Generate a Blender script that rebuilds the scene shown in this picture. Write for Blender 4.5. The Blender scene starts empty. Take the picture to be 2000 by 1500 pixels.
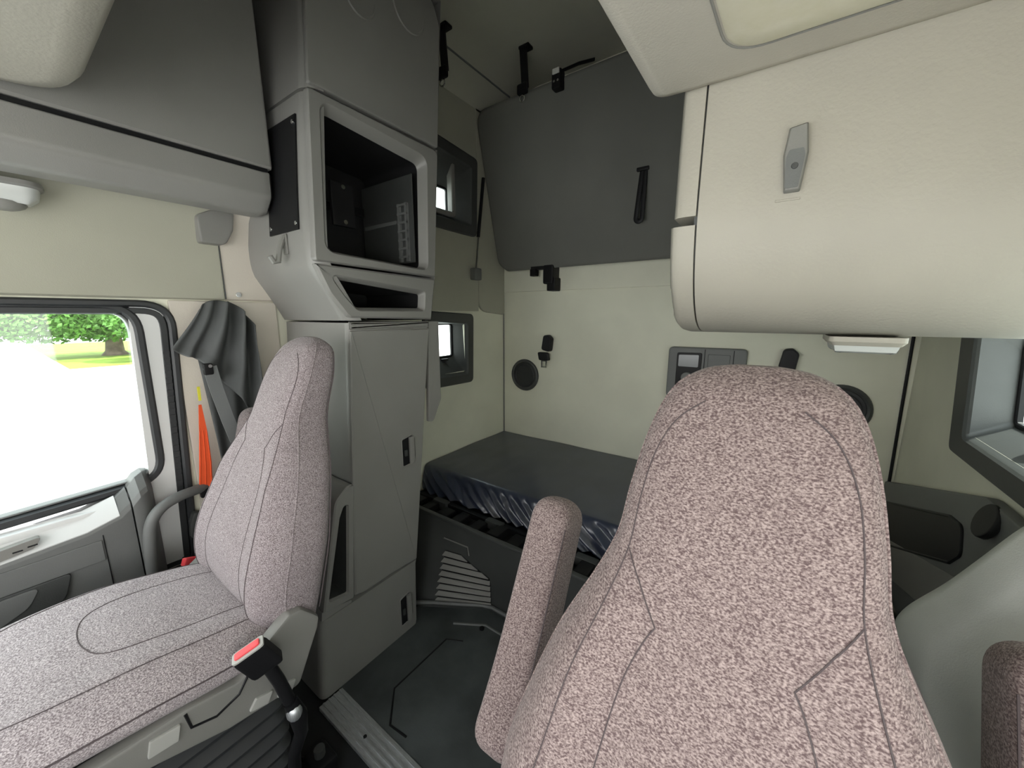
import bpy, bmesh, math, random
from mathutils import Vector, noise
random.seed(7)
sc = bpy.context.scene
COL = sc.collection
PI = math.pi

# ------------------------------------------------------------------ camera, sky, sun, exposure
cd = bpy.data.cameras.new('camera'); cam = bpy.data.objects.new('camera', cd); COL.objects.link(cam)
cam.location = (0, 0, 1.40)
cam.rotation_euler = (PI/2 - math.atan(135/730.0), 0, math.radians(35.2))
cd.sensor_width = 36; cd.sensor_fit = 'HORIZONTAL'; cd.lens = 730/2000*36
cd.clip_start = 0.02; cd.clip_end = 500
sc.camera = cam

w = bpy.data.worlds.new('sky'); sc.world = w; w.use_nodes = True
nt = w.node_tree; nt.nodes.clear()
bg = nt.nodes.new('ShaderNodeBackground'); wo = nt.nodes.new('ShaderNodeOutputWorld')
tc = nt.nodes.new('ShaderNodeTexCoord'); sp = nt.nodes.new('ShaderNodeSeparateXYZ'); rp = nt.nodes.new('ShaderNodeValToRGB')
nt.links.new(tc.outputs['Generated'], sp.inputs[0]); nt.links.new(sp.outputs[2], rp.inputs[0])
rp.color_ramp.elements[0].position = 0.0; rp.color_ramp.elements[0].color = (1.0, 0.985, 0.95, 1)
rp.color_ramp.elements[1].position = 0.9; rp.color_ramp.elements[1].color = (0.88, 0.93, 1.0, 1)
nt.links.new(rp.outputs[0], bg.inputs[0]); nt.links.new(bg.outputs[0], wo.inputs[0])
bg.inputs[1].default_value = 5.0

sl = bpy.data.lights.new('sun', 'SUN'); so = bpy.data.objects.new('sun', sl); COL.objects.link(so)
sl.energy = 9.0; sl.angle = math.radians(3); sl.color = (1.0, 0.97, 0.9)
so.rotation_euler = Vector((0.45, 0.35, 1.0)).to_track_quat('Z', 'Y').to_euler()   # high, from behind the cab
so.location = (6, 6, 12)

sc.view_settings.view_transform = 'Standard'; sc.view_settings.look = 'None'
sc.view_settings.gamma = 1.0; sc.view_settings.use_curve_mapping = False
sc.view_settings.exposure = -0.1

# ------------------------------------------------------------------ materials
def mat(name, col, rough=0.6, bump=0.0, bscale=300, vary=0.0, vscale=4.0, metal=0.0, spec=0.5, stretch=(1, 1, 1), col2=None):
    m = bpy.data.materials.new(name); m.use_nodes = True
    t = m.node_tree; b = t.nodes['Principled BSDF']
    b.inputs['Base Color'].default_value = (*col, 1); b.inputs['Roughness'].default_value = rough
    b.inputs['Metallic'].default_value = metal; b.inputs['Specular IOR Level'].default_value = spec
    c = t.nodes.new('ShaderNodeTexCoord')
    if vary > 0:
        n = t.nodes.new('ShaderNodeTexNoise'); n.inputs['Scale'].default_value = vscale; n.inputs['Detail'].default_value = 5
        mp = t.nodes.new('ShaderNodeMapping'); mp.inputs['Scale'].default_value = stretch
        t.links.new(c.outputs['Object'], mp.inputs[0]); t.links.new(mp.outputs[0], n.inputs['Vector'])
        r = t.nodes.new('ShaderNodeValToRGB'); k2 = col2 or tuple(v*(1-vary) for v in col); k1 = col if col2 else tuple(min(1, v*(1+vary)) for v in col)
        r.color_ramp.elements[0].position = 0.35; r.color_ramp.elements[0].color = (*k2, 1)
        r.color_ramp.elements[1].position = 0.65; r.color_ramp.elements[1].color = (*k1, 1)
        t.links.new(n.outputs[0], r.inputs[0]); t.links.new(r.outputs[0], b.inputs['Base Color'])
    if bump > 0:
        n2 = t.nodes.new('ShaderNodeTexNoise'); n2.inputs['Scale'].default_value = bscale; n2.inputs['Detail'].default_value = 2
        t.links.new(c.outputs['Object'], n2.inputs['Vector'])
        bp = t.nodes.new('ShaderNodeBump'); bp.inputs['Strength'].default_value = bump; bp.inputs['Distance'].default_value = 0.001
        t.links.new(n2.outputs[0], bp.inputs['Height']); t.links.new(bp.outputs[0], b.inputs['Normal'])
    return m

def tweed(name, dark, light, sc1=330.0, stretch=(1.0, 1.0, 1.6), mid=0.5):
    """two-tone melange weave: fine pale flecks on a dark ground, slightly longer across than up"""
    m = bpy.data.materials.new(name); m.use_nodes = True
    t = m.node_tree; b = t.nodes['Principled BSDF']; b.inputs['Roughness'].default_value = 0.95
    b.inputs['Specular IOR Level'].default_value = 0.15; b.inputs['Sheen Weight'].default_value = 0.15
    c = t.nodes.new('ShaderNodeTexCoord'); mp = t.nodes.new('ShaderNodeMapping'); mp.inputs['Scale'].default_value = stretch
    t.links.new(c.outputs['Object'], mp.inputs[0])
    n = t.nodes.new('ShaderNodeTexNoise'); n.inputs['Scale'].default_value = sc1; n.inputs['Detail'].default_value = 2; n.inputs['Distortion'].default_value = 0.3
    t.links.new(mp.outputs[0], n.inputs['Vector'])
    mp2 = t.nodes.new('ShaderNodeMapping'); mp2.inputs['Scale'].default_value = (1, 1, 4)
    t.links.new(c.outputs['Object'], mp2.inputs[0])
    n3 = t.nodes.new('ShaderNodeTexNoise'); n3.inputs['Scale'].default_value = 22; n3.inputs['Detail'].default_value = 4
    t.links.new(mp2.outputs[0], n3.inputs['Vector'])
    ad = t.nodes.new('ShaderNodeMath'); ad.operation = 'MULTIPLY_ADD'; ad.inputs[1].default_value = 0.07
    t.links.new(n3.outputs[0], ad.inputs[0]); t.links.new(n.outputs[0], ad.inputs[2])
    r = t.nodes.new('ShaderNodeValToRGB')
    r.color_ramp.elements[0].position = mid-0.10; r.color_ramp.elements[0].color = (*dark, 1)
    r.color_ramp.elements[1].position = mid+0.22; r.color_ramp.elements[1].color = (*light, 1)
    t.links.new(ad.outputs[0], r.inputs[0]); t.links.new(r.outputs[0], b.inputs['Base Color'])
    bp = t.nodes.new('ShaderNodeBump'); bp.inputs['Strength'].default_value = 0.4; bp.inputs['Distance'].default_value = 0.001
    t.links.new(n.outputs[0], bp.inputs['Height']); t.links.new(bp.outputs[0], b.inputs['Normal'])
    return m

def glass_mat(name, tint=(0.95, 1, 0.98), refl=0.06):
    m = bpy.data.materials.new(name); m.use_nodes = True; t = m.node_tree; t.nodes.clear()
    o = t.nodes.new('ShaderNodeOutputMaterial'); mx = t.nodes.new('ShaderNodeMixShader')
    tr = t.nodes.new('ShaderNodeBsdfTransparent'); tr.inputs[0].default_value = (*tint, 1)
    g = t.nodes.new('ShaderNodeBsdfGlossy'); g.inputs['Roughness'].default_value = 0.03
    mx.inputs[0].default_value = refl
    t.links.new(tr.outputs[0], mx.inputs[1]); t.links.new(g.outputs[0], mx.inputs[2]); t.links.new(mx.outputs[0], o.inputs[0])
    return m

M = dict(
    beige=mat('beige_vinyl', (0.425, 0.40, 0.34), 0.5, 0.6, 150, 0.05, 3),
    litbeige=mat('lightened_beige_vinyl', (0.56, 0.525, 0.46), 0.6, 0.35, 260, 0.05, 3),  # locker beige, lightened to put light on the roof console into the colour
    pillar=mat('pale_pillar_trim', (0.66, 0.61, 0.53), 0.6, 0.3, 260, 0.04, 3),
    cream=mat('cream_padded_wall', (0.78, 0.775, 0.64), 0.7, 0.25, 180, 0.05, 3),
    headliner=mat('headliner_fabric', (0.42, 0.415, 0.335), 0.9, 0.3, 350, 0.04, 3),
    roof=mat('roof_lining', (0.50, 0.50, 0.41), 0.9, 0.3, 300, 0.04, 3),
    grey=mat('grey_plastic', (0.245, 0.24, 0.225), 0.42, 0.25, 420, 0.04, 4),
    lgrey=mat('light_grey_plastic', (0.225, 0.222, 0.205), 0.45, 0.25, 420, 0.04, 4),
    mgrey=mat('middle_grey_plastic', (0.15, 0.155, 0.15), 0.5, 0.25, 400, 0.05, 4),
    dgrey=mat('dark_grey_plastic', (0.055, 0.058, 0.056), 0.5, 0.3, 300, 0.1, 5),
    bunk=mat('bunk_board_grey', (0.155, 0.156, 0.138), 0.8, 0.2, 260, 0.06, 3),
    black=mat('black_plastic', (0.010, 0.010, 0.011), 0.45, 0.1, 200, spec=0.25),
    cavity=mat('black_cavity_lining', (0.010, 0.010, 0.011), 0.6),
    rubber=mat('rubber_seal', (0.03, 0.032, 0.034), 0.45, 0.1, 200),
    matf=mat('rubber_floor_mat', (0.062, 0.070, 0.070), 0.62, 0.4, 160, 0.35, 5),
    blackmat=mat('black_floor_mat', (0.012, 0.013, 0.014), 0.7, 0.3, 160, 0.3, 6),
    alu=mat('scratched_aluminium', (0.62, 0.64, 0.65), 0.42, 0.2, 200, 0.2, 40, 0.8, stretch=(1, 30, 1)),
    chrome=mat('chrome', (0.75, 0.76, 0.76), 0.15, metal=1.0),
    tweed4=tweed('window_lit_grey_tweed', (0.20, 0.168, 0.175), (0.66, 0.60, 0.61), 380),  # passenger seat tweed lightened: window light on the cushion is in the colour
    lens=mat('frosted_lamp_lens', (0.62, 0.64, 0.62), 0.25),
    dirtylens=mat('dusty_yellowed_lens', (0.66, 0.62, 0.47), 0.5, 0.3, 90, 0.1, 26, col2=(0.70, 0.66, 0.53)),
    white=mat('white_plastic', (0.62, 0.62, 0.58), 0.5),
    lever=mat('pale_grey_lever', (0.42, 0.42, 0.39), 0.5),
    doorwhite=mat('pale_door_metal', (0.72, 0.73, 0.72), 0.4),
    navy=mat('navy_nylon', (0.034, 0.042, 0.068), 0.30, 0.15, 300, 0.15, 5, spec=1.0),
    cloth=mat('dark_grey_curtain_cloth', (0.085, 0.09, 0.09), 0.8, 0.3, 500, 0.1, 8),
    pcloth=mat('pale_grey_curtain_cloth', (0.60, 0.62, 0.59), 0.8, 0.35, 420, 0.06, 6),
    webbing=mat('grey_webbing', (0.17, 0.18, 0.18), 0.7, 0.4, 700),
    orange=mat('orange_webbing', (0.85, 0.10, 0.02), 0.6, 0.4, 600),
    red=mat('red_plastic', (0.75, 0.06, 0.07), 0.4),
    yellow=mat('yellow_tag', (0.75, 0.7, 0.05), 0.6),
    seam=mat('dark_seam_thread', (0.09, 0.072, 0.075), 0.9),
    tweed1=tweed('mauve_grey_tweed', (0.115, 0.080, 0.081), (0.415, 0.335, 0.318), 330),
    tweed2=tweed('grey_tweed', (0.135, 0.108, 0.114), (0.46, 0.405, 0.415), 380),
    tweed3=tweed('dark_mauve_tweed', (0.085, 0.066, 0.070), (0.33, 0.28, 0.275)),
    glass=glass_mat('window_glass'),
    screen=mat('grey_display', (0.25, 0.26, 0.27), 0.15),
    concrete=mat('pale_concrete', (0.72, 0.72, 0.70), 0.9, 0.3, 20, 0.05, 0.5),
    grass=mat('grass_green', (0.22, 0.33, 0.035), 0.9, 0, 1, 0.25, 0.8),
    bark=mat('bark', (0.16, 0.125, 0.10), 0.9, 0.8, 8, 0.3, 3),
    leaf=mat('leaf_green', (0.10, 0.24, 0.04), 0.7, 0, 1, 0.35, 0.9),
    wallout=mat('painted_white_siding', (0.8, 0.8, 0.78), 0.8),
)

# ------------------------------------------------------------------ mesh helpers
def rpoly(pts, r, seg=5):
    """rounded polygon; r a number or one per corner; every corner gives seg+1 points"""
    n = len(pts); out = []
    rs = r if isinstance(r, (list, tuple)) else [r]*n
    for i in range(n):
        p = Vector(pts[i]); a = Vector(pts[i-1]) - p; b = Vector(pts[(i+1) % n]) - p
        la, lb = a.length, b.length; a.normalize(); b.normalize()
        ang = math.acos(max(-1, min(1, a.dot(b))))
        d = min(rs[i]/max(1e-6, math.tan(ang/2)), la*0.49, lb*0.49)
        p0, p1 = p + a*d, p + b*d
        for k in range(seg+1):
            t = k/seg
            out.append(tuple(p0*(1-t)**2 + p*2*t*(1-t) + p1*t*t))
    return out

def inset(loop, d):
    """shrink a 2D loop towards its inside by d (works for convex-ish loops of either winding)"""
    n = len(loop); A = sum(loop[i][0]*loop[(i+1) % n][1] - loop[(i+1) % n][0]*loop[i][1] for i in range(n))
    s = 1 if A > 0 else -1; out = []
    for i in range(n):
        p = Vector(loop[i]); a = p - Vector(loop[i-1]); b = Vector(loop[(i+1) % n]) - p
        if a.length < 1e-7: a = b
        if b.length < 1e-7: b = a
        na = Vector((-a.y, a.x)).normalized()*s; nb = Vector((-b.y, b.x)).normalized()*s
        m = na + nb
        m = m/max(0.35, m.length_squared/2) if m.length > 1e-6 else na
        out.append(tuple(p + m*d))
    return out

def to3(loop, axis, a):
    if axis == 'x': return [(a, p[0], p[1]) for p in loop]
    if axis == 'y': return [(p[0], a, p[1]) for p in loop]
    return [(p[0], p[1], a) for p in loop]

class MB:
    def __init__(s): s.v = []; s.f = []
    def add(s, vs, fs):
        b = len(s.v); s.v += [tuple(v) for v in vs]; s.f += [tuple(b+i for i in f) for f in fs]; return s
    def loops(s, L, caps=(True, True), closed=True):
        n = len(L[0]); vs = [p for l in L for p in l]; fs = []
        for k in range(len(L)-1):
            for i in range(n if closed else n-1):
                j = (i+1) % n
                fs.append((k*n+i, k*n+j, (k+1)*n+j, (k+1)*n+i))
        if caps[0]: fs.append(tuple(reversed(range(n))))
        if caps[1]: fs.append(tuple((len(L)-1)*n+i for i in range(n)))
        return s.add(vs, fs)
    def prism(s, loop, axis, a0, a1, bev=0.0):
        if bev > 0:
            sg = 1 if a1 > a0 else -1; i1 = inset(loop, bev*0.3); i2 = inset(loop, bev)
            return s.loops([to3(i2, axis, a0), to3(i1, axis, a0+sg*bev*0.3), to3(loop, axis, a0+sg*bev), to3(loop, axis, a1-sg*bev), to3(i1, axis, a1-sg*bev*0.3), to3(i2, axis, a1)])
        return s.loops([to3(loop, axis, a0), to3(loop, axis, a1)])
    def ring(s, outer, inner, axis, a0, a1, bev=0.003):
        sg = 1 if a1 > a0 else -1
        return s.loops([to3(inner, axis, a0), to3(outer, axis, a0), to3(outer, axis, a1-sg*bev), to3(inset(outer, bev), axis, a1),
                        to3(inset(inner, -bev), axis, a1), to3(inner, axis, a1-sg*bev), to3(inner, axis, a0)], caps=(False, False))
    def box(s, x0, x1, y0, y1, z0, z1, bev=0.0, seg=2):
        b = bmesh.new()
        bmesh.ops.create_cube(b, size=1)
        for v in b.verts: v.co = Vector(((x0+x1)/2+v.co.x*(x1-x0), (y0+y1)/2+v.co.y*(y1-y0), (z0+z1)/2+v.co.z*(z1-z0)))
        if bev > 0: bmesh.ops.bevel(b, geom=b.edges[:], offset=bev, segments=seg, profile=0.5, affect='EDGES')
        b.verts.index_update()
        s.add([v.co[:] for v in b.verts], [[v.index for v in f.verts] for f in b.faces]); b.free(); return s
    def obox(s, c, ax, ay, az, bev=0.0):
        """oriented box: centre and three half-axis vectors"""
        t = MB().box(-1, 1, -1, 1, -1, 1) if bev <= 0 else MB().box(-1, 1, -1, 1, -1, 1, bev)
        c, ax, ay, az = Vector(c), Vector(ax), Vector(ay), Vector(az)
        return s.add([tuple(c+ax*v[0]+ay*v[1]+az*v[2]) for v in t.v], t.f)
    def tube(s, pts, r, n=8, caps=True, closed=False, flat=None):
        P = [Vector(p) for p in pts]; L = []; up = None
        for i, p in enumerate(P):
            a = P[i-1] if (i > 0 or closed) else p; b = P[(i+1) % len(P)] if (i < len(P)-1 or closed) else p
            d = (b-a).normalized()
            if up is None: up = Vector((0, 0, 1)) if abs(d.z) < 0.9 else Vector((1, 0, 0))
            u = d.cross(up).normalized(); v = u.cross(d).normalized(); up = v
            rr = r[i] if isinstance(r, (list, tuple)) else r
            f = flat or (1, 1)
            L.append([tuple(p + u*math.cos(2*PI*k/n)*rr*f[0] + v*math.sin(2*PI*k/n)*rr*f[1]) for k in range(n)])
        if closed: L.append(L[0])
        return s.loops(L, caps=(caps and not closed, caps and not closed))
    def grid(s, fn, nu, nv, closed_u=False):
        vs = [fn(i/(nu if closed_u else nu-1), j/(nv-1)) for j in range(nv) for i in range(nu)]; fs = []
        for j in range(nv-1):
            for i in range(nu if closed_u else nu-1):
                k = (i+1) % nu
                fs.append((j*nu+i, j*nu+k, (j+1)*nu+k, (j+1)*nu+i))
        return s.add(vs, fs)
    def ball(s, c, rx, ry, rz, n=10):
        return s.grid(lambda u, v: (c[0]+rx*math.cos(2*PI*u)*math.sin(PI*v), c[1]+ry*math.sin(2*PI*u)*math.sin(PI*v), c[2]+rz*math.cos(PI*v)), n, n//2+2, True)
    def disc(s, c, n, r, h, seg=24, bev=0.0):
        n = Vector(n).normalized(); u = n.orthogonal().normalized(); v = n.cross(u); c = Vector(c)
        R = [(r, 0)] + ([(r, h-bev), (r-bev*0.3, h-bev*0.3), (r-bev, h)] if bev else [(r, h)])
        return s.loops([[tuple(c+n*hh+(u*math.cos(2*PI*k/seg)+v*math.sin(2*PI*k/seg))*rr) for k in range(seg)] for rr, hh in R])
    def torus(s, c, n, r, r2, seg=32, m=8):
        n = Vector(n).normalized(); u = n.orthogonal().normalized(); v = n.cross(u); c = Vector(c)
        return s.tube([tuple(c+(u*math.cos(2*PI*k/seg)+v*math.sin(2*PI*k/seg))*r) for k in range(seg)], r2, m, closed=True)

def origin(o):
    p = Vector((0, 0, 0))
    while o is not None: p = p + Vector(o.location); o = o.parent
    return p

def link(name, mb, m, parent=None, loc=None, smooth=40, label=None):
    """ONE mesh object; mb holds world coordinates"""
    off = origin(parent) + (Vector(loc) if loc else Vector((0, 0, 0)))
    me = bpy.data.meshes.new(name)
    me.from_pydata([tuple(Vector(v)-off) for v in mb.v], [], mb.f)
    b = bmesh.new(); b.from_mesh(me); bmesh.ops.remove_doubles(b, verts=b.verts, dist=1e-6)
    bmesh.ops.recalc_face_normals(b, faces=b.faces); b.to_mesh(me); b.free()
    me.materials.append(m)
    if smooth:
        for p in me.polygons: p.use_smooth = True
        me.set_sharp_from_angle(angle=math.radians(smooth))
    o = bpy.data.objects.new(name, me); COL.objects.link(o)
    if smooth and smooth <= 50:
        wn_ = o.modifiers.new('weighted_normals', 'WEIGHTED_NORMAL'); wn_.keep_sharp = True
    if parent: o.parent = parent
    if loc: o.location = loc
    if label: o['label'] = label
    return o

def tag(o, label, cat, group=None):
    o['label'] = label; o['category'] = cat
    if group: o['group'] = group
    return o
def thing(name, label, cat, loc, group=None):
    o = bpy.data.objects.new(name, None); COL.objects.link(o); o.location = loc; o.empty_display_size = 0.05
    return tag(o, label, cat, group)
def struct(name, mb, m, parent=None, smooth=40):
    o = link(name, mb, m, parent, smooth=smooth)
    if parent is None: o['kind'] = 'structure'
    return o
def structe(name, loc=(0, 0, 0)):
    o = bpy.data.objects.new(name, None); COL.objects.link(o); o.location = loc; o['kind'] = 'structure'; return o

def wall_cells(mb, axis, a0, a1, u0, u1, v0, v1, holes):
    """a slab in the (u,v) plane with rectangular holes, made of boxes"""
    us = sorted({u0, u1, *[h[0] for h in holes], *[h[1] for h in holes]}); vs = sorted({v0, v1, *[h[2] for h in holes], *[h[3] for h in holes]})
    us = [u for u in us if u0 <= u <= u1]; vs = [v for v in vs if v0 <= v <= v1]
    for i in range(len(us)-1):
        for j in range(len(vs)-1):
            cu, cv = (us[i]+us[i+1])/2, (vs[j]+vs[j+1])/2
            if any(h[0] < cu < h[1] and h[2] < cv < h[3] for h in holes): continue
            if axis == 'x': mb.box(a0, a1, us[i], us[i+1], vs[j], vs[j+1])
            elif axis == 'y': mb.box(us[i], us[i+1], a0, a1, vs[j], vs[j+1])
    return mb

def lerp_table(T):
    T = sorted(T)
    def f(z):
        if z <= T[0][0]: return T[0][1]
        for (a, fa), (b, fb) in zip(T, T[1:]):
            if z <= b:
                t = (z-a)/(b-a); return fa+(fb-fa)*t
        return T[-1][1]
    return f
def smooth_table(T):
    T = sorted(T); n = len(T)
    def sl(i):
        if i == 0: return (T[1][1]-T[0][1])/(T[1][0]-T[0][0])
        if i == n-1: return (T[-1][1]-T[-2][1])/(T[-1][0]-T[-2][0])
        return (T[i+1][1]-T[i-1][1])/(T[i+1][0]-T[i-1][0])
    def f(z):
        if z <= T[0][0]: return T[0][1]
        if z >= T[-1][0]: return T[-1][1]
        for i in range(n-1):
            a, b = T[i], T[i+1]
            if z <= b[0]:
                h = b[0]-a[0]; t = (z-a[0])/h
                return a[1]*(2*t**3-3*t*t+1)+sl(i)*h*(t**3-2*t*t+t)+b[1]*(-2*t**3+3*t*t)+sl(i+1)*h*(t**3-t*t)
    return f

# ------------------------------------------------------------------ the setting
XL, XR, YB, YF = -1.70, 0.50, 2.30, -0.95

fl = structe('floor')
link('floor_deck', MB().box(XL-0.1, XR+0.1, YF, YB+0.1, -0.06, -0.012), M['blackmat'], fl)
sleeper_mat = link('rubber_mat', MB().box(-1.30, XR, 0.60, 1.30, -0.012, 0.0), M['matf'], fl)
g = MB()
g.tube([(-0.88, 0.63, 0.001), (-0.956, 0.622, 0.001), (-1.052, 0.713, 0.001), (-1.048, 0.985, 0.001), (-0.98, 1.02, 0.001)], 0.004, 6, flat=(1, 0.5))
link('mat_groove', g, M['black'], sleeper_mat)
g = MB(); g.tube([(-1.083, 1.066, 0.0), (-0.954, 1.143, 0.0), (-0.84, 1.143, 0.0), (-0.3, 1.143, 0.0)], 0.006, 6)
link('mat_ridge', g, M['mgrey'], sleeper_mat)
g = MB(); g.disc((-0.956, 1.118, 0.0), (0, 0, 1), 0.012, 0.006, 12, 0.002); link('mat_stud', g, M['black'], sleeper_mat)
g = MB(); g.tube([(-1.30, 1.02, 0.035), (-1.22, 1.075, 0.035), (-1.02, 1.195, 0.035), (-0.97, 1.212, 0.035), (-0.3, 1.215, 0.035)], 0.009, 6, flat=(1, 1))
link('mat_upturned_edge', g, M['mgrey'], sleeper_mat)

# aluminium threshold between driving compartment and sleeper
tr = structe('trim_1')
g = MB(); g.box(-1.215, 0.3, 0.510, 0.600, -0.012, 0.004, 0.002); link('sill_plate', g, M['alu'], tr)
for yy in (0.523, 0.543, 0.563, 0.585):
    g = MB(); g.box(-1.213, 0.3, yy, yy+0.007, 0.003, 0.008, 0.001); link('rib', g, M['alu'], tr)
g = MB(); g.disc((-0.99, 0.548, 0.006), (0, 0, 1), 0.006, 0.004, 10); link('screw', g, M['black'], tr)

WIN1 = (-0.85, 0.285, 0.79, 1.425)          # passenger door glass (y0,y1,z0,z1)
SW_L = (1.50, 1.94, 0.95, 1.42)             # lower sleeper window, left
SU_L = (1.56, 1.985, 1.89, 2.38)            # upper sleeper window, left
SW_R = (0.95, 1.80, 0.985, 1.46)
HL, HU, HR = (1.56, 1.86, 1.03, 1.35), (1.62, 1.92, 1.96, 2.32), (0.72, 1.73, 1.05, 1.45)
wl = MB()
wall_cells(wl, 'x', XL-0.04, XL, YF, YB+0.05, 0.0, 2.95, [(WIN1[0]-0.05, WIN1[1]+0.015, WIN1[2]-0.02, WIN1[3]+0.02), HL, HU])
struct('wall_left', wl, M['cream'], smooth=0)
wr = MB()
wall_cells(wr, 'x', XR, XR+0.04, YF, YB+0.05, 0.0, 2.95, [(-0.85, 0.28, 0.80, 1.43), HR])
struct('wall_right', wr, M['cream'], smooth=0)
g = MB(); g.box(XL-0.05, XR+0.05, YB, YB+0.04, 0.0, 2.95); rear = struct('wall_rear', g, M['cream'])
g = MB(); g.box(XL+0.002, XR-0.005, YB-0.014, YB, 1.562, 2.75, 0.006); link('upper_band', g, M['cream'], rear)
g = MB(); g.tube([(XL+0.006, YB-0.006, 0.3), (XL+0.006, YB-0.006, 2.7)], 0.0035, 6); link('corner_seam', g, M['mgrey'], rear)
g = MB(); g.tube([(XR-0.008, YB-0.006, 0.3), (XR-0.03, YB-0.006, 1.562)], 0.006, 6); link('corner_seam', g, M['black'], rear)
wf = MB(); wall_cells(wf, 'y', YF-0.04, YF, XL-0.04, XR+0.04, 0.0, 2.95, [(XL+0.10, XR-0.10, 0.78, 1.74)])
struct('wall_front', wf, M['mgrey'], smooth=0)
# roof lining with coved sides
def roof(u, v):
    x = XL+(XR-XL)*u
    e = min(u, 1-u)*(XR-XL)
    return (x, YF+(YB+0.04-YF)*v, 2.84-0.20*max(0, 1-e/0.28)**2)
g = MB(); g.grid(roof, 40, 4)
g.box(XL-0.04, XR+0.04, YF-0.04, YB+0.05, 2.86, 2.92)
ce = struct('ceiling', g, M['roof'])
g = MB(); g.tube([(XL+0.13, 1.2, 2.778), (XL+0.13, YB-0.1, 2.778)], 0.005, 6); link('lining_seam', g, M['mgrey'], ce)

# upper padding of the left sleeper wall, with rounded lower rear corner
tp = structe('trim_2')
g = MB()
wall_cells(g, 'x', XL, XL+0.018, 1.13, 1.99, 1.425, 2.66, [HU])
link('upper_padding', g, M['headliner'], tp, smooth=0)
lp = rpoly([(1.99, 2.66), (1.99, 1.425), (2.285, 1.40), (2.285, 2.66)], [0.0, 0.10, 0.02, 0.0])
g = MB(); g.prism(lp, 'x', XL, XL+0.022, 0.008); link('corner_padding', g, M['headliner'], tp)

# B pillar and header lining on the passenger side
tb = structe('trim_3')
hp = [(XL, 1.452), (XL+0.010, 1.458), (XL+0.012, 1.66), (XL+0.03, 1.74), (XL+0.075, 1.80), (XL+0.12, 1.83), (XL, 1.86)]
g = MB(); g.loops([to3(hp, 'y', YF), to3(hp, 'y', 0.547)]); link('header_lining', g, M['headliner'], tb, smooth=50)
g = MB(); g.loops([to3(hp, 'y', 0.552), to3(hp, 'y', 0.72)]); link('pillar_header', g, M['pillar'], tb, smooth=50)
g = MB(); g.tube([(XL+0.013, 0.5495, 1.457), (XL+0.013, 0.5495, 1.66), (XL+0.03, 0.5495, 1.74)], 0.0022, 6); link('pillar_seam', g, M['dgrey'], tb)
g = MB(); g.box(XL-0.02, XL+0.010, 0.385, 0.72, 0.0, 1.449, 0.005); link('pillar_panel', g, M['pillar'], tb)
g = MB(); g.disc((XL+0.012, 0.592, 1.475), (1, 0, 0), 0.010, 0.004, 14, 0.002); link('chrome_stud', g, M['chrome'], tb)

# ------------------------------------------------------------------ passenger door and window
d1 = structe('door_1')
o1 = rpoly([(-0.9, 0.48), (0.355, 0.48), (0.402, 1.447), (-0.9, 1.447)], [0.01, 0.05, 0.09, 0.01], 8)
i1 = rpoly([(-0.9, 0.54), (0.345, 0.54), (0.383, 1.437), (-0.9, 1.437)], [0.01, 0.05, 0.09, 0.01], 8)
i2 = rpoly([(-0.9, 0.56), (0.310, 0.56), (0.352, 1.432), (-0.9, 1.432)], [0.01, 0.05, 0.09, 0.01], 8)
g = MB(); g.ring(o1, inset(o1, 0.022), 'x', XL-0.03, XL+0.016, 0.006); link('body_seal', g, M['rubber'], d1)
g = MB(); g.ring(inset(o1, 0.022), inset(o1, 0.045), 'x', XL-0.03, XL+0.006, 0.004); link('inner_seal', g, M['rubber'], d1)
for k in range(26):
    z = 0.72+k*0.022
    yy = 0.355+(z-0.48)/0.967*0.047-0.034
    g = MB(); g.box(XL+0.0055, XL+0.0085, yy-0.009, yy+0.009, z, z+0.008); link('seal_rib', g, M['rubber'], d1)
g = MB(); g.prism(rpoly([(-0.9, 0.05), (0.33, 0.05), (0.330, 0.52), (0.370, 1.442), (0.285, 1.442), (0.262, 0.80), (-0.9, 0.80)], [0.0, 0.02, 0.0, 0.09, 0.05, 0.0, 0.0], 6), 'x', XL-0.02, XL+0.004)
link('door_edge', g, M['doorwhite'], d1)
# lower door panel: profile in (x,z) run along y
pp = [(XL-0.02, 0.06), (-1.635, 0.06), (-1.628, 0.60), (-1.628, 0.735), (-1.636, 0.752), (-1.675, 0.792), (XL-0.02, 0.796)]
pq = rpoly(pp, [0, 0, 0.0, 0.012, 0.012, 0.008, 0], 4)
def door_prof(y, dx, dz=0.0): return [(p[0]-dx if p[0] > XL-0.01 else p[0], y, p[1]+(dz if p[1] > 0.7 else 0)) for p in pq]
g = MB(); g.loops([door_prof(YF, 0, -0.03), door_prof(-0.1, 0, -0.005), door_prof(0.10, 0, 0.012), door_prof(0.175, 0, 0.035), door_prof(0.20, 0.004, 0.055)])
link('door_panel', g, M['mgrey'], d1)
def sill_prof(y, dz): return [(-1.633, y, 0.738+dz), (-1.631, y, 0.746+dz), (-1.640, y, 0.757+dz), (-1.672, y, 0.792+dz), (-1.685, y, 0.797+dz), (-1.685, y, 0.74+dz)]
g = MB(); g.loops([sill_prof(YF, -0.03), sill_prof(-0.1, -0.005), sill_prof(0.10, 0.012), sill_prof(0.172, 0.034)]); link('lit_sill_cap', g, M['doorwhite'], d1)  # white stands for window light caught along the grey door sill
g = MB(); g.loops([door_prof(0.204, 0.004, 0.058), door_prof(0.225, 0.0, 0.085), door_prof(0.245, 0.01, 0.095), door_prof(0.262, 0.04, 0.09)])
link('door_end_cap', g, M['mgrey'], d1)
g = MB(); g.box(-1.629, -1.622, -0.6, 0.125, 0.655, 0.722, 0.003); link('door_band', g, M['mgrey'], d1)
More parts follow.
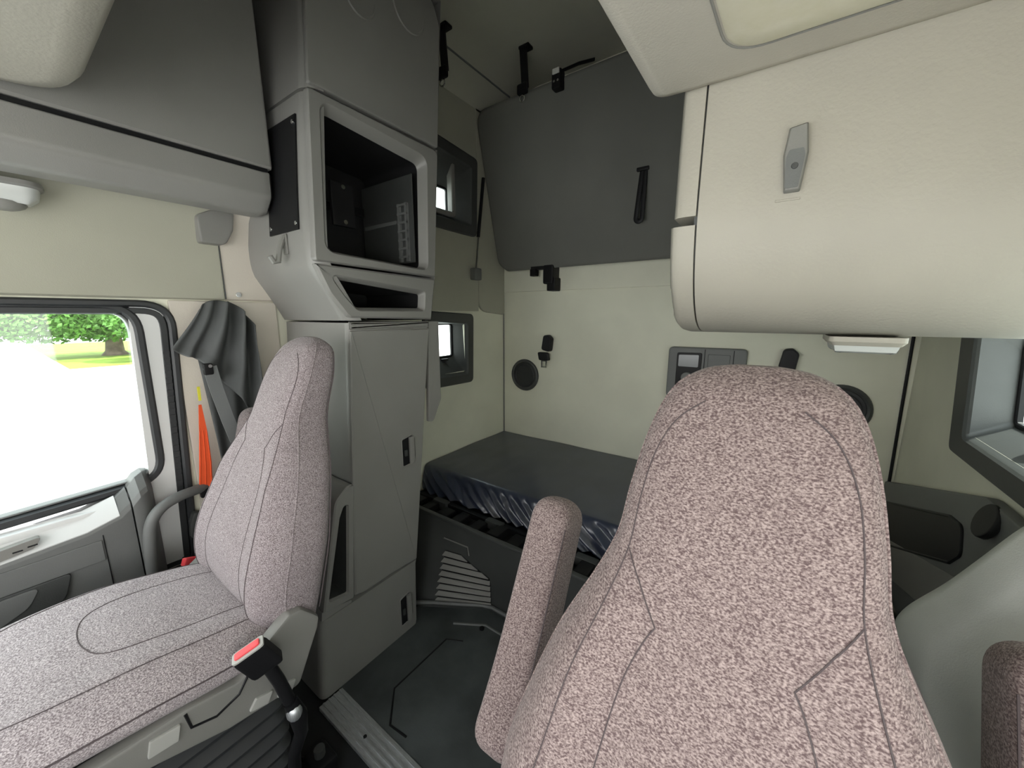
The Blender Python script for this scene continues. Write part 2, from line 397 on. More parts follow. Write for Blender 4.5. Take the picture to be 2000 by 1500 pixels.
g = MB(); g.prism(rpoly([(-0.30, 0.655), (0.055, 0.655), (0.035, 0.585), (-0.06, 0.52), (-0.30, 0.50)], [0.01, 0.01, 0.05, 0.05, 0.01]), 'x', -1.632, -1.619, 0.003); pc = link('pull_cup', g, M['dgrey'], d1)
g = MB(); g.prism(rpoly([(-0.30, 0.648), (-0.005, 0.648), (-0.03, 0.60), (-0.10, 0.565), (-0.30, 0.55)], [0.01, 0.01, 0.05, 0.04, 0.01]), 'x', -1.622, -1.6165, 0.002); link('cup_lining', g, M['mgrey'], pc)
g = MB(); g.box(-1.6295, -1.6265, 0.128, 0.1305, 0.2, 0.735); link('panel_joint', g, M['black'], d1)
g = MB(); g.prism(rpoly([(-0.12, 0.742), (-0.0, 0.760), (0.022, 0.790), (-0.12, 0.775)], 0.008), 'x', -1.650, -1.628, 0.002); vs_ = link('switch_panel', g, M['lgrey'], d1)
for k in range(2):
    g = MB(); g.box(-1.630, -1.6265, -0.035+k*0.026, -0.017+k*0.026, 0.764+k*0.004, 0.768+k*0.004, 0.001); link('switch', g, M['black'], vs_)
g = MB(); g.box(-1.70, -1.662, YF, 0.24, 0.783, 0.806, 0.006); link('belt_line_trim', g, M['doorwhite'], d1)

wn = structe('window_1')
wo_ = rpoly([(-0.88, 0.775), (0.312, 0.83), (0.318, 1.444), (-0.88, 1.444)], [0.01, 0.10, 0.10, 0.01], 9)
g = MB(); g.ring(wo_, inset(wo_, 0.028), 'x', XL-0.03, XL+0.010, 0.008); link('window_seal', g, M['rubber'], wn)
g = MB(); g.ring(inset(wo_, 0.029), inset(wo_, 0.036), 'x', XL-0.03, XL+0.002, 0.002); link('window_channel', g, M['mgrey'], wn)
g = MB(); g.prism(inset(wo_, 0.012), 'x', XL-0.028, XL-0.024); link('glass_pane', g, M['glass'], wn)

def deep_window(name, wall_x, outer, opening, pane, depth, sgn, inner_ring=False):
    """a framed window sunk outwards in a side wall; sgn=-1 left wall, +1 right wall"""
    r = structe(name)
    x0, xi, xo = wall_x, wall_x-sgn*0.020, wall_x+sgn*depth
    o = rpoly(outer, 0.035, 6); p = rpoly(opening, 0.02, 6); q = rpoly(pane, 0.012, 6)
    g = MB(); g.loops([to3(o, 'x', x0), to3(o, 'x', xi+sgn*0.006), to3(inset(o, 0.006), 'x', xi), to3(inset(p, -0.006), 'x', xi), to3(p, 'x', xi+sgn*0.006)], caps=(False, False))
    link('window_frame', g, M['dgrey'], r)
    g = MB(); g.loops([to3(p, 'x', xi+sgn*0.006), to3(inset(p, 0.004), 'x', xi+sgn*0.012), to3(inset(q, -0.012), 'x', xo-sgn*0.01), to3(inset(q, -0.012), 'x', xo)], caps=(False, False))
    link('window_reveal', g, M['dgrey'], r)
    g = MB(); g.ring(inset(q, -0.014), q, 'x', xo, xo-sgn*0.014, 0.003); link('pane_seal', g, M['black'], r)
    g = MB(); g.prism(inset(q, -0.006), 'x', xo+sgn*0.001, xo+sgn*0.004); link('glass_pane', g, M['glass'], r)
    return r
w2 = deep_window('window_2', XL, [(1.50, 0.955), (1.925, 0.948), (1.94, 1.405), (1.50, 1.425)], [(1.55, 1.02), (1.865, 1.010), (1.875, 1.345), (1.55, 1.362)], [(1.60, 1.135), (1.815, 1.135), (1.815, 1.335), (1.60, 1.335)], 0.09, -1)
g = MB(); g.box(XL-0.065, XL-0.045, 1.70, 1.755, 1.105, 1.12, 0.004); link('latch', g, M['black'], w2)
w3 = deep_window('window_3', XL+0.018, [(1.55, 1.90), (1.965, 1.895), (1.985, 2.365), (1.55, 2.40)], [(1.60, 1.965), (1.905, 1.96), (1.92, 2.30), (1.60, 2.325)], [(1.64, 2.03), (1.80, 2.03), (1.80, 2.16), (1.64, 2.16)], 0.10, -1)
g = MB(); ro = rpoly([(1.58, 1.985), (1.80, 1.985), (1.80, 2.33), (1.58, 2.34)], 0.03, 6); g.ring(ro, inset(ro, 0.03), 'x', XL-0.03, XL+0.012, 0.006); link('vent_bezel', g, M['grey'], w3)
w4 = deep_window('window_4', XR, [(0.65, 0.978), (1.725, 0.978), (1.83, 1.40), (1.80, 1.52), (0.65, 1.52)], [(0.70, 1.042), (1.64, 1.042), (1.71, 1.36), (1.68, 1.46), (0.70, 1.46)], [(0.74, 1.10), (1.655, 1.10), (1.70, 1.30), (1.69, 1.43), (0.74, 1.43)], 0.09, 1)
g = MB(); g.disc((XR+0.055, 1.42, 1.075), (-0.2, 0, 1), 0.032, 0.03, 20, 0.006); link('latch_knob', g, M['black'], w4)

# ------------------------------------------------------------------ outside
g = MB(); g.box(-160, 60, -90, 110, -1.42, -1.30); struct('ground', g, M['concrete'])
g = MB(); g.box(-56, -29.0, 2.4, 40, -1.31, -1.290); ob = link('grass_patch', g, M['grass']); tag(ob, 'strip of sunlit lawn under the trees outside the door window', 'lawn')
def tree(x, y, r, h, label, crown, grp=None):
    t = thing('broadleaf_tree', label, 'tree', (x, y, -1.29), grp)
    g = MB(); g.tube([(x, y, -1.29), (x, y, -1.0), (x+0.05, y+0.03, -0.3), (x, y, h)], [r*1.7, r*1.15, r, r*0.75], 14); link('trunk', g, M['bark'], t)
    g = MB(); rnd = random.Random(int(x*13+y*7))
    for (cx, cy, cz, rx, ry, rz) in crown:
        for k in range(int(900*rx*rz)):
            a = rnd.random()*2*PI; b = math.acos(2*rnd.random()-1); q = 0.55+0.45*rnd.random()
            c = Vector((cx+rx*q*math.cos(a)*math.sin(b), cy+ry*q*math.sin(a)*math.sin(b), cz+rz*q*math.cos(b)))
            n = Vector((rnd.uniform(-1, 1), rnd.uniform(-1, 1), rnd.uniform(0.1, 1))).normalized(); u = n.orthogonal().normalized()*rnd.uniform(0.09, 0.2); v = n.cross(u)*0.6
            g.add([c-u, c+v, c+u, c-v], [(0, 1, 2, 3)])
    f = link('foliage', g, M['leaf'], t, smooth=0); f['kind'] = 'stuff'
    return t
tree(-37.0, 5.25, 0.42, 1.2, 'thick-trunked leafy tree on the lawn seen through the door window', [(-37, 5.2, 1.35, 3.2, 3.4, 1.75), (-36.5, 2.4, 1.25, 2.6, 3.0, 1.6), (-37, 8, 1.6, 3, 3, 1.8), (-37, -0.5, 1.25, 2.4, 2.8, 1.5), (-37.5, -3.2, 1.5, 2.4, 2.6, 1.4)])
tree(-31.0, 5.75, 0.42, 1.2, 'nearer tree half hidden by the rear edge of the door window', [(-31.0, 6.1, 1.2, 2.0, 2.0, 1.4)])
g = MB(); g.box(-92, -90, -40, 60, -1.3, 4.5); bl = link('white_building', g, M['wallout']); tag(bl, 'long pale building far behind the trees across the yard', 'building')
# neighbouring trailer seen through the lower sleeper window
tl = thing('parked_trailer', 'white parked trailer seen through the lower left sleeper window', 'trailer', (-9.0, 9.5, -1.3))
g = MB(); g.box(-10.2, -7.8, 6.0, 16.0, -0.2, 2.6, 0.03); link('body', g, M['wallout'], tl)
for yy in (7.2, 8.5, 13.2, 14.5):
    g = MB(); g.disc((-8.1, yy, -0.80), (1, 0, 0), 0.5, 0.28, 24, 0.04); link('wheel', g, M['rubber'], tl)
for xx in (-8.0, -10.0):
    g = MB(); g.box(xx-0.06, xx+0.06, 10.5, 10.62, -1.3, -0.2); link('landing_leg', g, M['mgrey'], tl)

# ------------------------------------------------------------------ wardrobe tower behind the passenger seat
XA = -1.222
wd = thing('wardrobe', 'tall grey wardrobe behind the passenger seat with door and bottom drawer', 'wardrobe', (-1.46, 0.85, 0))
def plan(fy, ry, x1=XA, rc=0.035, x0=-1.688): return rpoly([(x0, fy), (x1, fy), (x1, ry), (x0, ry)], [0.002, rc, 0.012, 0.002], 6)
g = MB(); g.loops([to3(plan(0.698, 0.995, XA-0.006), 'z', 0.325), to3(plan(0.752, 1.122, XA-0.006), 'z', 1.372)]); link('body', g, M['grey'], wd)
def slab_x(pts, x0, x1, r=0.008, bev=0.004): return MB().prism(rpoly(pts, r), 'x', x0, x1, bev)
g = slab_x([(0.684, 0.336), (0.990, 0.320), (1.118, 1.345), (0.752, 1.345)], XA-0.012, XA, 0.006, 0.006)
wdoor = link('door', g, M['grey'], wd)
g = slab_x([(0.752, 1.349), (1.118, 1.349), (1.120, 1.374), (0.752, 1.376)], XA-0.012, XA-0.001, 0.004, 0.008); link('bright_top_trim', g, M['lgrey'], wd, label='bright bevelled trim above the door')
def pull(cy, cz, parent, tilt=0.0, h=0.075, w_=0.036):
    o = rpoly([(cy-w_, cz-h), (cy+w_*0.7, cz-h*0.93), (cy+w_, cz-h*0.5), (cy+w_, cz+h*0.7), (cy+w_*0.5, cz+h), (cy-w_, cz+h*0.85)], 0.012, 4)
    g = MB(); g.ring(o, inset(o, 0.006), 'x', XA-0.001, XA+0.004, 0.002); hd = link('handle', g, M['grey'], parent)
    g = MB(); g.prism(inset(o, 0.006), 'x', XA-0.001, XA+0.0008); link('recess', g, M['black'], hd)
    g = MB(); g.box(XA, XA+0.013, cy, cy+w_*0.62, cz-h*0.86, cz+h*0.86, 0.004); link('paddle', g, M['grey'], hd)
    g = MB(); g.box(XA, XA+0.007, cy-w_*0.6, cy-w_*0.25, cz-h*0.3, cz+h*0.1, 0.002); link('catch', g, M['dgrey'], hd)
pull(0.975, 0.838, wdoor, 0, 0.068, 0.038)
# bottom drawer bulging forward
def plan2(fy, ry): return rpoly([(-1.45, fy), (XA, fy), (XA, ry), (-1.45, ry)], [0.01, 0.03, 0.012, 0.01], 6)
g = MB(); g.loops([to3(plan2(0.528, 0.970), 'z', 0.002), to3(plan2(0.524, 0.974), 'z', 0.02), to3(plan2(0.548, 0.985), 'z', 0.30), to3(plan2(0.556, 0.990), 'z', 0.318)])
dr = link('drawer', g, M['grey'], wd)
g = MB(); g.loops([to3([(0.556, 0.318), (0.672, 0.318), (0.672, 0.328), (0.56, 0.352)], 'x', -1.45), to3([(0.556, 0.318), (0.672, 0.318), (0.672, 0.328), (0.56, 0.352)], 'x', XA-0.004)]); link('drawer_ledge', g, M['grey'], wd)
pull(0.918, 0.118, dr, 0, 0.075, 0.036)
# open pocket on the front corner
co = rpoly([(0.562, 0.350), (0.680, 0.335), (0.718, 0.785), (0.690, 0.790), (0.640, 0.745)], [0.006, 0.006, 0.012, 0.03, 0.06], 5)
ci = rpoly([(0.588, 0.385), (0.656, 0.372), (0.685, 0.715), (0.672, 0.715), (0.655, 0.680)], [0.006, 0.006, 0.006, 0.01, 0.02], 5)
g = MB(); g.loops([to3(co, 'x', -1.44), to3(co, 'x', XA+0.0), to3(inset(co, 0.005), 'x', XA+0.005), to3(inset(ci, -0.005), 'x', XA+0.005), to3(ci, 'x', XA-0.006)], caps=(True, False))
pk = link('pocket', g, M['grey'], wd)
g = MB(); g.loops([to3(ci, 'x', XA-0.006), to3(ci, 'x', -1.42)], caps=(False, True)); link('pocket_lining', g, M['dgrey'], pk)
g = MB(); g.box(-1.33, -1.30, 0.62, 0.665, 0.585, 0.60, 0.002); cdo = link('paper_card', g, M['white']); tag(cdo, 'small white card stuck inside the wardrobe corner pocket', 'card')
# flange behind the door (back edge cover)
g = MB(); g.prism(rpoly([(1.125, 1.372), (1.185, 1.372), (1.185, 1.02), (1.135, 0.925), (1.105, 0.93)], [0.004, 0.004, 0.03, 0.02, 0.004]), 'x', XA-0.03, XA-0.012, 0.004)
link('rear_flange', g, M['grey'], wd)

# TV cabinet above the wardrobe
tv = thing('television_cabinet', 'grey cabinet with an empty black television bay above the wardrobe', 'cabinet', (-1.46, 0.9, 1.378))
FY = smooth_table([(1.378, 0.748), (1.43, 0.722), (1.50, 0.682), (1.56, 0.650), (1.66, 0.645), (2.07, 0.672), (2.3, 0.690), (2.62, 0.705)])
RY = lerp_table([(1.378, 1.133), (1.56, 1.165), (2.07, 1.205), (2.62, 1.25)])
def shell(z, ins=0.0):
    f = FY(z)
    pts = [(-1.690, f)]
    for k in range(9):
        a = k/8*PI/2; pts.append((XA-0.005-0.05+0.05*math.sin(a), f+0.05-0.05*math.cos(a)))
    r_ = RY(z)
    pts += [(XA-0.005, f+0.055)]
    return pts
def sidewall(z0, z1, n=14):
    rows = []
    for k in range(n):
        z = z0+(z1-z0)*k/(n-1)
        rows.append([(x, y, z) for x, y in shell(z)])
    return rows
g = MB(); g.loops(sidewall(1.380, 2.068, 30), caps=(False, False), closed=False)
g.loops([[(-1.69, RY(z), z), (XA-0.005, RY(z), z)] for z in (1.380, 1.56, 2.068)], caps=(False, False), closed=False)
def lid(z): return [(x, y, z) for x, y in shell(z)] + [(XA-0.005, RY(z), z), (-1.69, RY(z), z)]
g.add(lid(1.380), [tuple(range(len(lid(1.380))))]); g.add(lid(2.068), [tuple(range(len(lid(2.068))))])
link('body', g, M['grey'], tv)
fo = rpoly([(0.672, 2.072), (1.203, 2.062), (1.163, 1.558), (0.648, 1.570)], [0.012, 0.03, 0.012, 0.012], 6)
fi = rpoly([(0.712, 2.045), (1.135, 2.015), (1.118, 1.585), (0.690, 1.605)], [0.035, 0.04, 0.03, 0.035], 6)
fi2 = rpoly([(0.722, 2.028), (1.118, 1.992), (1.104, 1.590), (0.700, 1.612)], [0.03, 0.03, 0.02, 0.03], 6)
g = MB(); g.loops([to3(fo, 'x', XA-0.02), to3(fo, 'x', XA-0.004), to3(inset(fo, 0.005), 'x', XA+0.002), to3(inset(fi, -0.006), 'x', XA+0.002), to3(fi, 'x', XA-0.004), to3(fi2, 'x', XA-0.035)], caps=(False, False))
link('bay_frame', g, M['grey'], tv)
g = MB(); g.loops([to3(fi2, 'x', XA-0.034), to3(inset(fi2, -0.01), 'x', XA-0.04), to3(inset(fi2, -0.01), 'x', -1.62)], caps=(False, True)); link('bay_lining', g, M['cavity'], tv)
so_ = rpoly([(0.648, 1.562), (1.163, 1.550), (1.133, 1.382), (0.752, 1.390), (0.690, 1.470)], [0.004, 0.01, 0.015, 0.03, 0.06], 6)
si = rpoly([(0.700, 1.528), (1.100, 1.494), (1.092, 1.420), (0.790, 1.418), (0.745, 1.465)], [0.012, 0.012, 0.012, 0.03, 0.03], 6)
si2 = rpoly([(0.715, 1.520), (1.090, 1.484), (1.084, 1.428), (0.796, 1.426), (0.752, 1.468)], [0.010, 0.010, 0.010, 0.03, 0.03], 6)
g = MB(); g.loops([to3(so_, 'x', XA-0.02), to3(so_, 'x', XA-0.006), to3(inset(so_, 0.006), 'x', XA), to3(inset(si, -0.006), 'x', XA), to3(si, 'x', XA-0.006), to3(si2, 'x', XA-0.03)], caps=(False, False))
link('slot_frame', g, M['grey'], tv)
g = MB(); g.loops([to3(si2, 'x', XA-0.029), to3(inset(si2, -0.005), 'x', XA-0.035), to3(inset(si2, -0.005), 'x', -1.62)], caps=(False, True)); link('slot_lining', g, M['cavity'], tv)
# television bracket inside the bay
br = thing('television_bracket', 'black steel television bracket inside the empty bay', 'bracket', (-1.50, 0.9, 1.62))
g = MB(); g.box(-1.60, -1.585, 0.80, 0.84, 1.615, 2.02, 0.002); link('upright', g, M['black'], br)
g = MB(); g.box(-1.585, -1.572, 0.74, 1.08, 1.83, 1.865, 0.002); link('crossbar', g, M['black'], br)
g = MB(); g.tube([(-1.56, 0.82, 1.84), (-1.46, 0.90, 1.82), (-1.36, 0.84, 1.80)], 0.013, 8); link('arm', g, M['black'], br)
g = MB(); g.box(-1.36, -1.345, 0.795, 0.885, 1.72, 1.87, 0.004); link('mounting_plate', g, M['black'], br)
for z in (1.735, 1.855):
    g = MB(); g.disc((-1.345, 0.84, z), (1, 0, 0), 0.008, 0.006, 10); link('bolt', g, M['chrome'], br)
g = MB(); g.box(-1.60, -1.262, 1.090, 1.096, 1.615, 1.955, 0.002); ip = link('inner_panel', g, M['dgrey'], tv)
g = MB()
for xx in (-1.345, -1.300): g.box(xx, xx+0.012, 1.078, 1.091, 1.62, 1.85)
link('rail', g, M['mgrey'], ip)
for k in range(7):
    g = MB(); g.box(-1.345, -1.288, 1.076, 1.084, 1.635+k*0.034, 1.643+k*0.034); link('rung', g, M['mgrey'], ip)
g = MB(); g.box(-1.58, -1.36, 1.082, 1.091, 1.775, 1.79, 0.002); link('cross_rib', g, M['mgrey'], ip)
g = MB(); g.tube([(-1.50, 0.745, 1.70), (-1.46, 0.75, 1.66), (-1.42, 0.755, 1.625), (-1.36, 0.76, 1.622)], 0.006, 6); cb = link('coiled_cable', g, M['black']); tag(cb, 'loose black cable lying on the floor of the television bay', 'cable')
g = MB(); g.tube([(-1.53, 0.735, 1.96), (-1.51, 0.74, 1.80), (-1.50, 0.745, 1.70)], 0.006, 6); link('cable_drop', g, M['black'], cb)
# black cover plate and coat hook on the front face
def fpt(x, z, d): return (x, FY(z)-d, z)
cp = thing('cover_plate', 'black cover plate screwed to the front of the television cabinet', 'plate', fpt(-1.38, 1.84, 0.003))
def plate_pt(u, v, d): return fpt(-1.475-0.015*v+u*(0.190+0.012*v), 2.010-0.340*v, d)
g = MB()
g.loops([[plate_pt(0, k/16, 0.0015), plate_pt(1, k/16, 0.0015), plate_pt(1, k/16, 0.006), plate_pt(0, k/16, 0.006)] for k in range(17)]); link('plate', g, M['black'], cp)
for x, z in ((-1.30, 1.99), (-1.30, 1.690), (-1.475, 1.692)):
    g = MB(); g.disc(fpt(x, z, 0.005), (0, -1, 0), 0.007, 0.004, 12, 0.002); link('screw', g, M['chrome'], cp)
hk = thing('coat_hook', 'small grey coat hook under the black cover plate', 'hook', fpt(-1.385, 1.62, 0.0))
g = MB(); g.box(-1.40, -1.372, FY(1.62)-0.006, FY(1.62), 1.60, 1.665, 0.002); link('back_plate', g, M['lgrey'], hk)
g = MB(); g.tube([fpt(-1.386, 1.66, 0.006), fpt(-1.386, 1.62, 0.022), fpt(-1.386, 1.575, 0.034), fpt(-1.386, 1.572, 0.048), fpt(-1.386, 1.590, 0.056)], 0.009, 8); link('hook_arm', g, M['lgrey'], hk)

# upper cupboard over the TV cabinet
uc = thing('upper_cupboard', 'dark grey cupboard at the top of the tower above the television bay', 'cupboard', (-1.46, 0.95, 2.08))
g = MB(); g.loops(sidewall(2.078, 2.62, 14), caps=(False, False), closed=False); g.add(lid(2.08), [tuple(range(len(lid(2.08))))])
g.loops([[(-1.69, RY(z), z), (XA-0.005, RY(z), z)] for z in (2.08, 2.35, 2.62)], caps=(False, False), closed=False); g.add(lid(2.62), [tuple(range(len(lid(2.62))))])
link('body', g, M['grey'], uc)
ud = rpoly([(0.678, 2.084), (1.204, 2.074), (1.235, 2.52), (1.20, 2.60), (0.706, 2.60)], [0.01, 0.01, 0.08, 0.06, 0.01], 6)
g = MB(); g.prism(ud, 'x', XA-0.02, XA+0.001, 0.006); udo = link('door', g, M['grey'], uc)
for cy, cz, s in ((0.875, 2.42, 0.055), (1.08, 2.50, 0.07)):
    pts = [(XA+0.001, cy+s*math.cos(PI+PI*k/14), cz+s*1.1*math.sin(PI+PI*k/14)) for k in range(15)]
    g = MB(); g.tube(pts, 0.005, 6); g.prism([(p[1], p[2]) for p in pts], 'x', XA, XA+0.003); link('finger_grip', g, M['grey'], udo)

# ------------------------------------------------------------------ overhead lockers
ol = thing('overhead_locker', 'dark grey overhead locker above the passenger door', 'locker', (-1.55, 0.2, 1.74))
dp = [(-1.69, 1.872), (-1.425, 1.872), (-1.419, 1.878), (-1.428, 2.3), (-1.44, 2.62), (-1.69, 2.62)]
g = MB(); g.loops([to3(dp, 'y', YF+0.02), to3(dp, 'y', 0.634), [(p[0]-(0.005 if p[0] > -1.6 else 0), 0.641, p[1]) for p in dp]]); link('door', g, M['grey'], ol)
lpz = rpoly([(-1.69, 1.857), (-1.419, 1.857), (-1.422, 1.78), (-1.47, 1.735), (-1.56, 1.738), (-1.63, 1.775), (-1.69, 1.80)], [0, 0.005, 0.03, 0.03, 0.02, 0.01, 0], 6)
g = MB(); g.loops([to3(lpz, 'y', YF+0.02), to3(lpz, 'y', 0.61), [(p[0]-(0.004 if p[0] > -1.66 else 0), 0.630, p[1]+0.003) for p in lpz], [(p[0]-(0.02 if p[0] > -1.66 else 0), 0.642, p[1]+(0.012 if p[1] < 1.80 else 0)) for p in lpz]])
link('lower_lip', g, M['grey'], ol)
g = MB(); g.box(-1.68, -1.432, YF+0.03, 0.63, 1.855, 1.875); link('shadow_gap', g, M['black'], ol)
g = MB(); g.prism(rpoly([(0.485, 1.735), (0.53, 1.76), (0.60, 1.765), (0.59, 1.70), (0.56, 1.645), (0.487, 1.645)], [0.02, 0.01, 0.01, 0.02, 0.03, 0.01], 4), 'x', XL+0.005, XL+0.05, 0.008)
bk = link('locker_end_bracket', g, M['grey'], ol)
rl = thing('reading_lamp', 'grey reading lamp under the passenger side overhead locker', 'lamp', (-1.63, 0.09, 1.70))
lo = rpoly([(-1.685, -0.08), (-1.585, -0.08), (-1.585, 0.150), (-1.685, 0.165)], 0.04, 6)
g = MB(); g.loops([to3(lo, 'z', 1.733), to3(lo, 'z', 1.722), to3(inset(lo, 0.006), 'z', 1.718)]); link('housing', g, M['grey'], rl)
g = MB(); g.loops([to3(inset(lo, 0.007), 'z', 1.718), to3(inset(lo, 0.012), 'z', 1.695), to3(inset(lo, 0.028), 'z', 1.680)]); link('lens', g, M['lens'], rl)
g = MB(); g.ball((-1.635, 0.085, 1.680), 0.028, 0.04, 0.02, 16); link('swivel_spot', g, M['lgrey'], rl)

# front header console (top left corner)
hc = thing('header_console', 'beige rounded header console over the dashboard at the top left', 'console', (-0.6, -0.3, 1.89))
ho = rpoly([(-1.412, YF+0.01), (0.45, YF+0.01), (0.45, 0.205), (-1.412, 0.215)], [0.02, 0.02, 0.02, 0.17], 10)
g = MB(); g.loops([to3(inset(ho, 0.06), 'z', 1.875), to3(inset(ho, 0.018), 'z', 1.884), to3(inset(ho, 0.005), 'z', 1.90), to3(ho, 'z', 1.93), to3(ho, 'z', 2.6)]); link('console_shell', g, M['beige'], hc, smooth=60)

# roof console above the driver with dusty lens
rc = thing('roof_console', 'beige roof console above the driver with a large dusty lens', 'console', (0.1, 0.6, 1.86))
ro_ = rpoly([(-0.285, 0.215), (XR-0.01, 0.215), (XR-0.01, 0.985), (-0.20, 0.962), (-0.285, 0.955)], [0.01, 0.01, 0.01, 0.10, 0.09], 8)
g = MB(); g.loops([to3(inset(ro_, 0.03), 'z', 1.866), to3(inset(ro_, 0.010), 'z', 1.870), to3(inset(ro_, 0.002), 'z', 1.882), to3(ro_, 'z', 1.90), to3(ro_, 'z', 2.60)]); link('console_shell', g, M['litbeige'], rc, smooth=60)
le = rpoly([(-0.150, 0.33), (0.40, 0.33), (0.40, 0.880), (-0.125, 0.865)], [0.03, 0.03, 0.03, 0.07], 8)
g = MB(); g.ring(inset(le, -0.004), le, 'z', 1.868, 1.864, 0.001); link('lens_rim', g, M['grey'], rc)
g = MB(); g.loops([to3(le, 'z', 1.868), to3(inset(le, 0.012), 'z', 1.860), to3(inset(le, 0.05), 'z', 1.857)]); link('light_lens', g, M['dirtylens'], rc, label='dusty yellowed lens')

# driver side locker: profile in (y,z) run along x
dl = thing('overhead_locker', 'large beige overhead locker with rounded belly above the driver seat', 'locker', (0.13, 1.2, 1.345))
def dprof(ins=0.0, top=1.98):
    yf = 0.955+ins
    P = [(yf+0.012, top), (yf+0.004, 1.80), (yf, 1.66), (yf+0.004, 1.58), (yf+0.022, 1.50), (yf+0.055, 1.435), (yf+0.105, 1.388), (yf+0.17, 1.362), (yf+0.26, 1.352), (yf+0.36, 1.350)]
    fz = smooth_table  # smooth the bend by subdividing with a Catmull-Rom pass
    out = []
    for i in range(len(P)-1):
        p0, p1, p2, p3 = [Vector(P[max(0, min(len(P)-1, i+k))]) for k in (-1, 0, 1, 2)]
        for k in range(4):
            t = k/4
            out.append(tuple(0.5*((2*p1)+(p2-p0)*t+(2*p0-5*p1+4*p2-p3)*t*t+(3*p1-p0-3*p2+p3)*t**3)))
    out.append(P[-1])
    out += [(1.75, 1.352+ins*0.5), (1.75, top)]
    return out
dpz = dprof()
g = MB(); g.loops([to3(dpz, 'x', -0.172), to3(dpz, 'x', XR-0.004)]); link('front_panel', g, M['beige'], dl, smooth=50)
def cutz(L, z0, z1): return L
e0 = [(y, z) for y, z in dprof(0.0)]
up = [(y, z) for y, z in e0 if z >= 1.605 and y < 1.6] + [(1.75, 1.605), (1.75, 1.98)]
lo_ = [(0.9565, 1.597)] + [(y, z) for y, z in e0 if z < 1.597] + [(1.75, 1.597)]
def endcap(mb, L, x_in, x_out, rr=0.02):
    c = Vector((1.35, 1.66))
    a = [(p[0]+(0.010 if p[0] < 1.6 and p[0] < 1.05 else 0), p[1]+(0.012 if p[1] < 1.45 and p[0] < 1.6 else 0)) for p in L]
    return mb.loops([to3(L, 'x', x_in), to3(L, 'x', x_out+rr), to3([(p[0]*0.72+q[0]*0.28, p[1]*0.72+q[1]*0.28) for p, q in zip(L, a)], 'x', x_out+rr*0.4), to3(a, 'x', x_out)])
g = MB(); endcap(g, up, -0.176, -0.222); link('upper_end_cap', g, M['beige'], dl, smooth=50)
g = MB(); endcap(g, lo_, -0.176, -0.228); link('lower_end_cap', g, M['beige'], dl, smooth=50)
g = MB(); e1 = inset(e0, 0.008); g.loops([to3(e1, 'x', -0.180), to3(e1, 'x', -0.170)]); link('shadow_gap', g, M['dgrey'], dl)
# latch handle
lh = MB()
hy = 0.955
outl = [(-0.022, 1.748), (0.006, 1.752), (0.012, 1.700), (0.006, 1.634), (-0.020, 1.634), (-0.027, 1.700)]
lh.loops([to3(rpoly(outl, 0.003, 2), 'y', hy+0.004), to3(rpoly(outl, 0.003, 2), 'y', hy-0.010), to3(inset(rpoly(outl, 0.003, 2), 0.003), 'y', hy-0.014)])
hh = link('latch_handle', lh, M['lgrey'], dl)
g = MB(); g.prism(rpoly([(-0.019, 1.640), (0.002, 1.640), (0.007, 1.695), (0.004, 1.708), (-0.018, 1.708), (-0.022, 1.695)], 0.003, 2), 'y', hy-0.0135, hy-0.0155); link('handle_recess', g, M['mgrey'], hh)
g = MB(); g.disc((-0.007, hy-0.015, 1.678), (0, -1, 0), 0.0055, 0.003, 14, 0.001); link('lock_screw', g, M['dgrey'], hh)
g = MB(); g.box(-0.032, 0.008, hy-0.002, hy+0.004, 1.620, 1.624, 0.0008); link('scuff_ridge', g, M['beige'], dl)
ul = thing('courtesy_lamp', 'pale courtesy lamp under the belly of the beige driver side locker', 'lamp', (0.165, 1.18, 1.33))
cl = rpoly([(0.098, 1.13), (0.230, 1.13), (0.230, 1.30), (0.098, 1.30)], 0.015, 4)
g = MB(); g.loops([to3(cl, 'z', 1.351), to3(cl, 'z', 1.340), to3(inset(cl, 0.008), 'z', 1.331)]); link('housing', g, M['beige'], ul)
g = MB(); g.loops([to3(inset(cl, 0.010), 'z', 1.332), to3(inset(cl, 0.014), 'z', 1.318), to3(inset(cl, 0.024), 'z', 1.314)]); link('lens', g, M['lens'], ul)

# ------------------------------------------------------------------ folded upper bunk on the rear wall
ub = thing('upper_bunk', 'dark grey upper bunk board folded up against the rear wall', 'bunk', (-0.7, 2.2, 1.71))
def bunk_pt(x, s, d):            # s 0..1 up the board, d towards the viewer
    return (x, 2.235-0.235*s-d*0.97, 1.705+0.935*s-d*0.24)
bl_ = rpoly([(-1.672, 0.06), (-1.60, 0.0), (0.42, 0.0), (0.42, 1.0), (-1.675, 1.0)], [0.09, 0.05, 0.02, 0.02, 0.09], 7)
g = MB()
g.loops([[bunk_pt(p[0], p[1], -0.03) for p in bl_], [bunk_pt(p[0], p[1], 0.020) for p in bl_], [bunk_pt(p[0], p[1], 0.028) for p in inset(bl_, 0.008)], [bunk_pt(p[0], p[1], 0.031) for p in inset(bl_, 0.02)]])
link('board', g, M['bunk'], ub)
def loop_strap(x):
    g = MB()
    pts = [(x+0.005, bunk_pt(x, 0.45, 0.035)[1], 2.135)]
    for k in range(13):
        a = PI*k/12
        pts.append((x-0.012+0.016*math.cos(a)-0.008, bunk_pt(x, 0.2, 0.075)[1]-0.01, 1.905-0.018*math.sin(a)))
    pts.append((x-0.012, bunk_pt(x, 0.45, 0.035)[1], 2.135))
    g.tube(pts, 0.012, 8, flat=(0.35, 1.0)); return g
st = loop_strap(-0.645); sto = link('pull_strap', st, M['black'], ub)
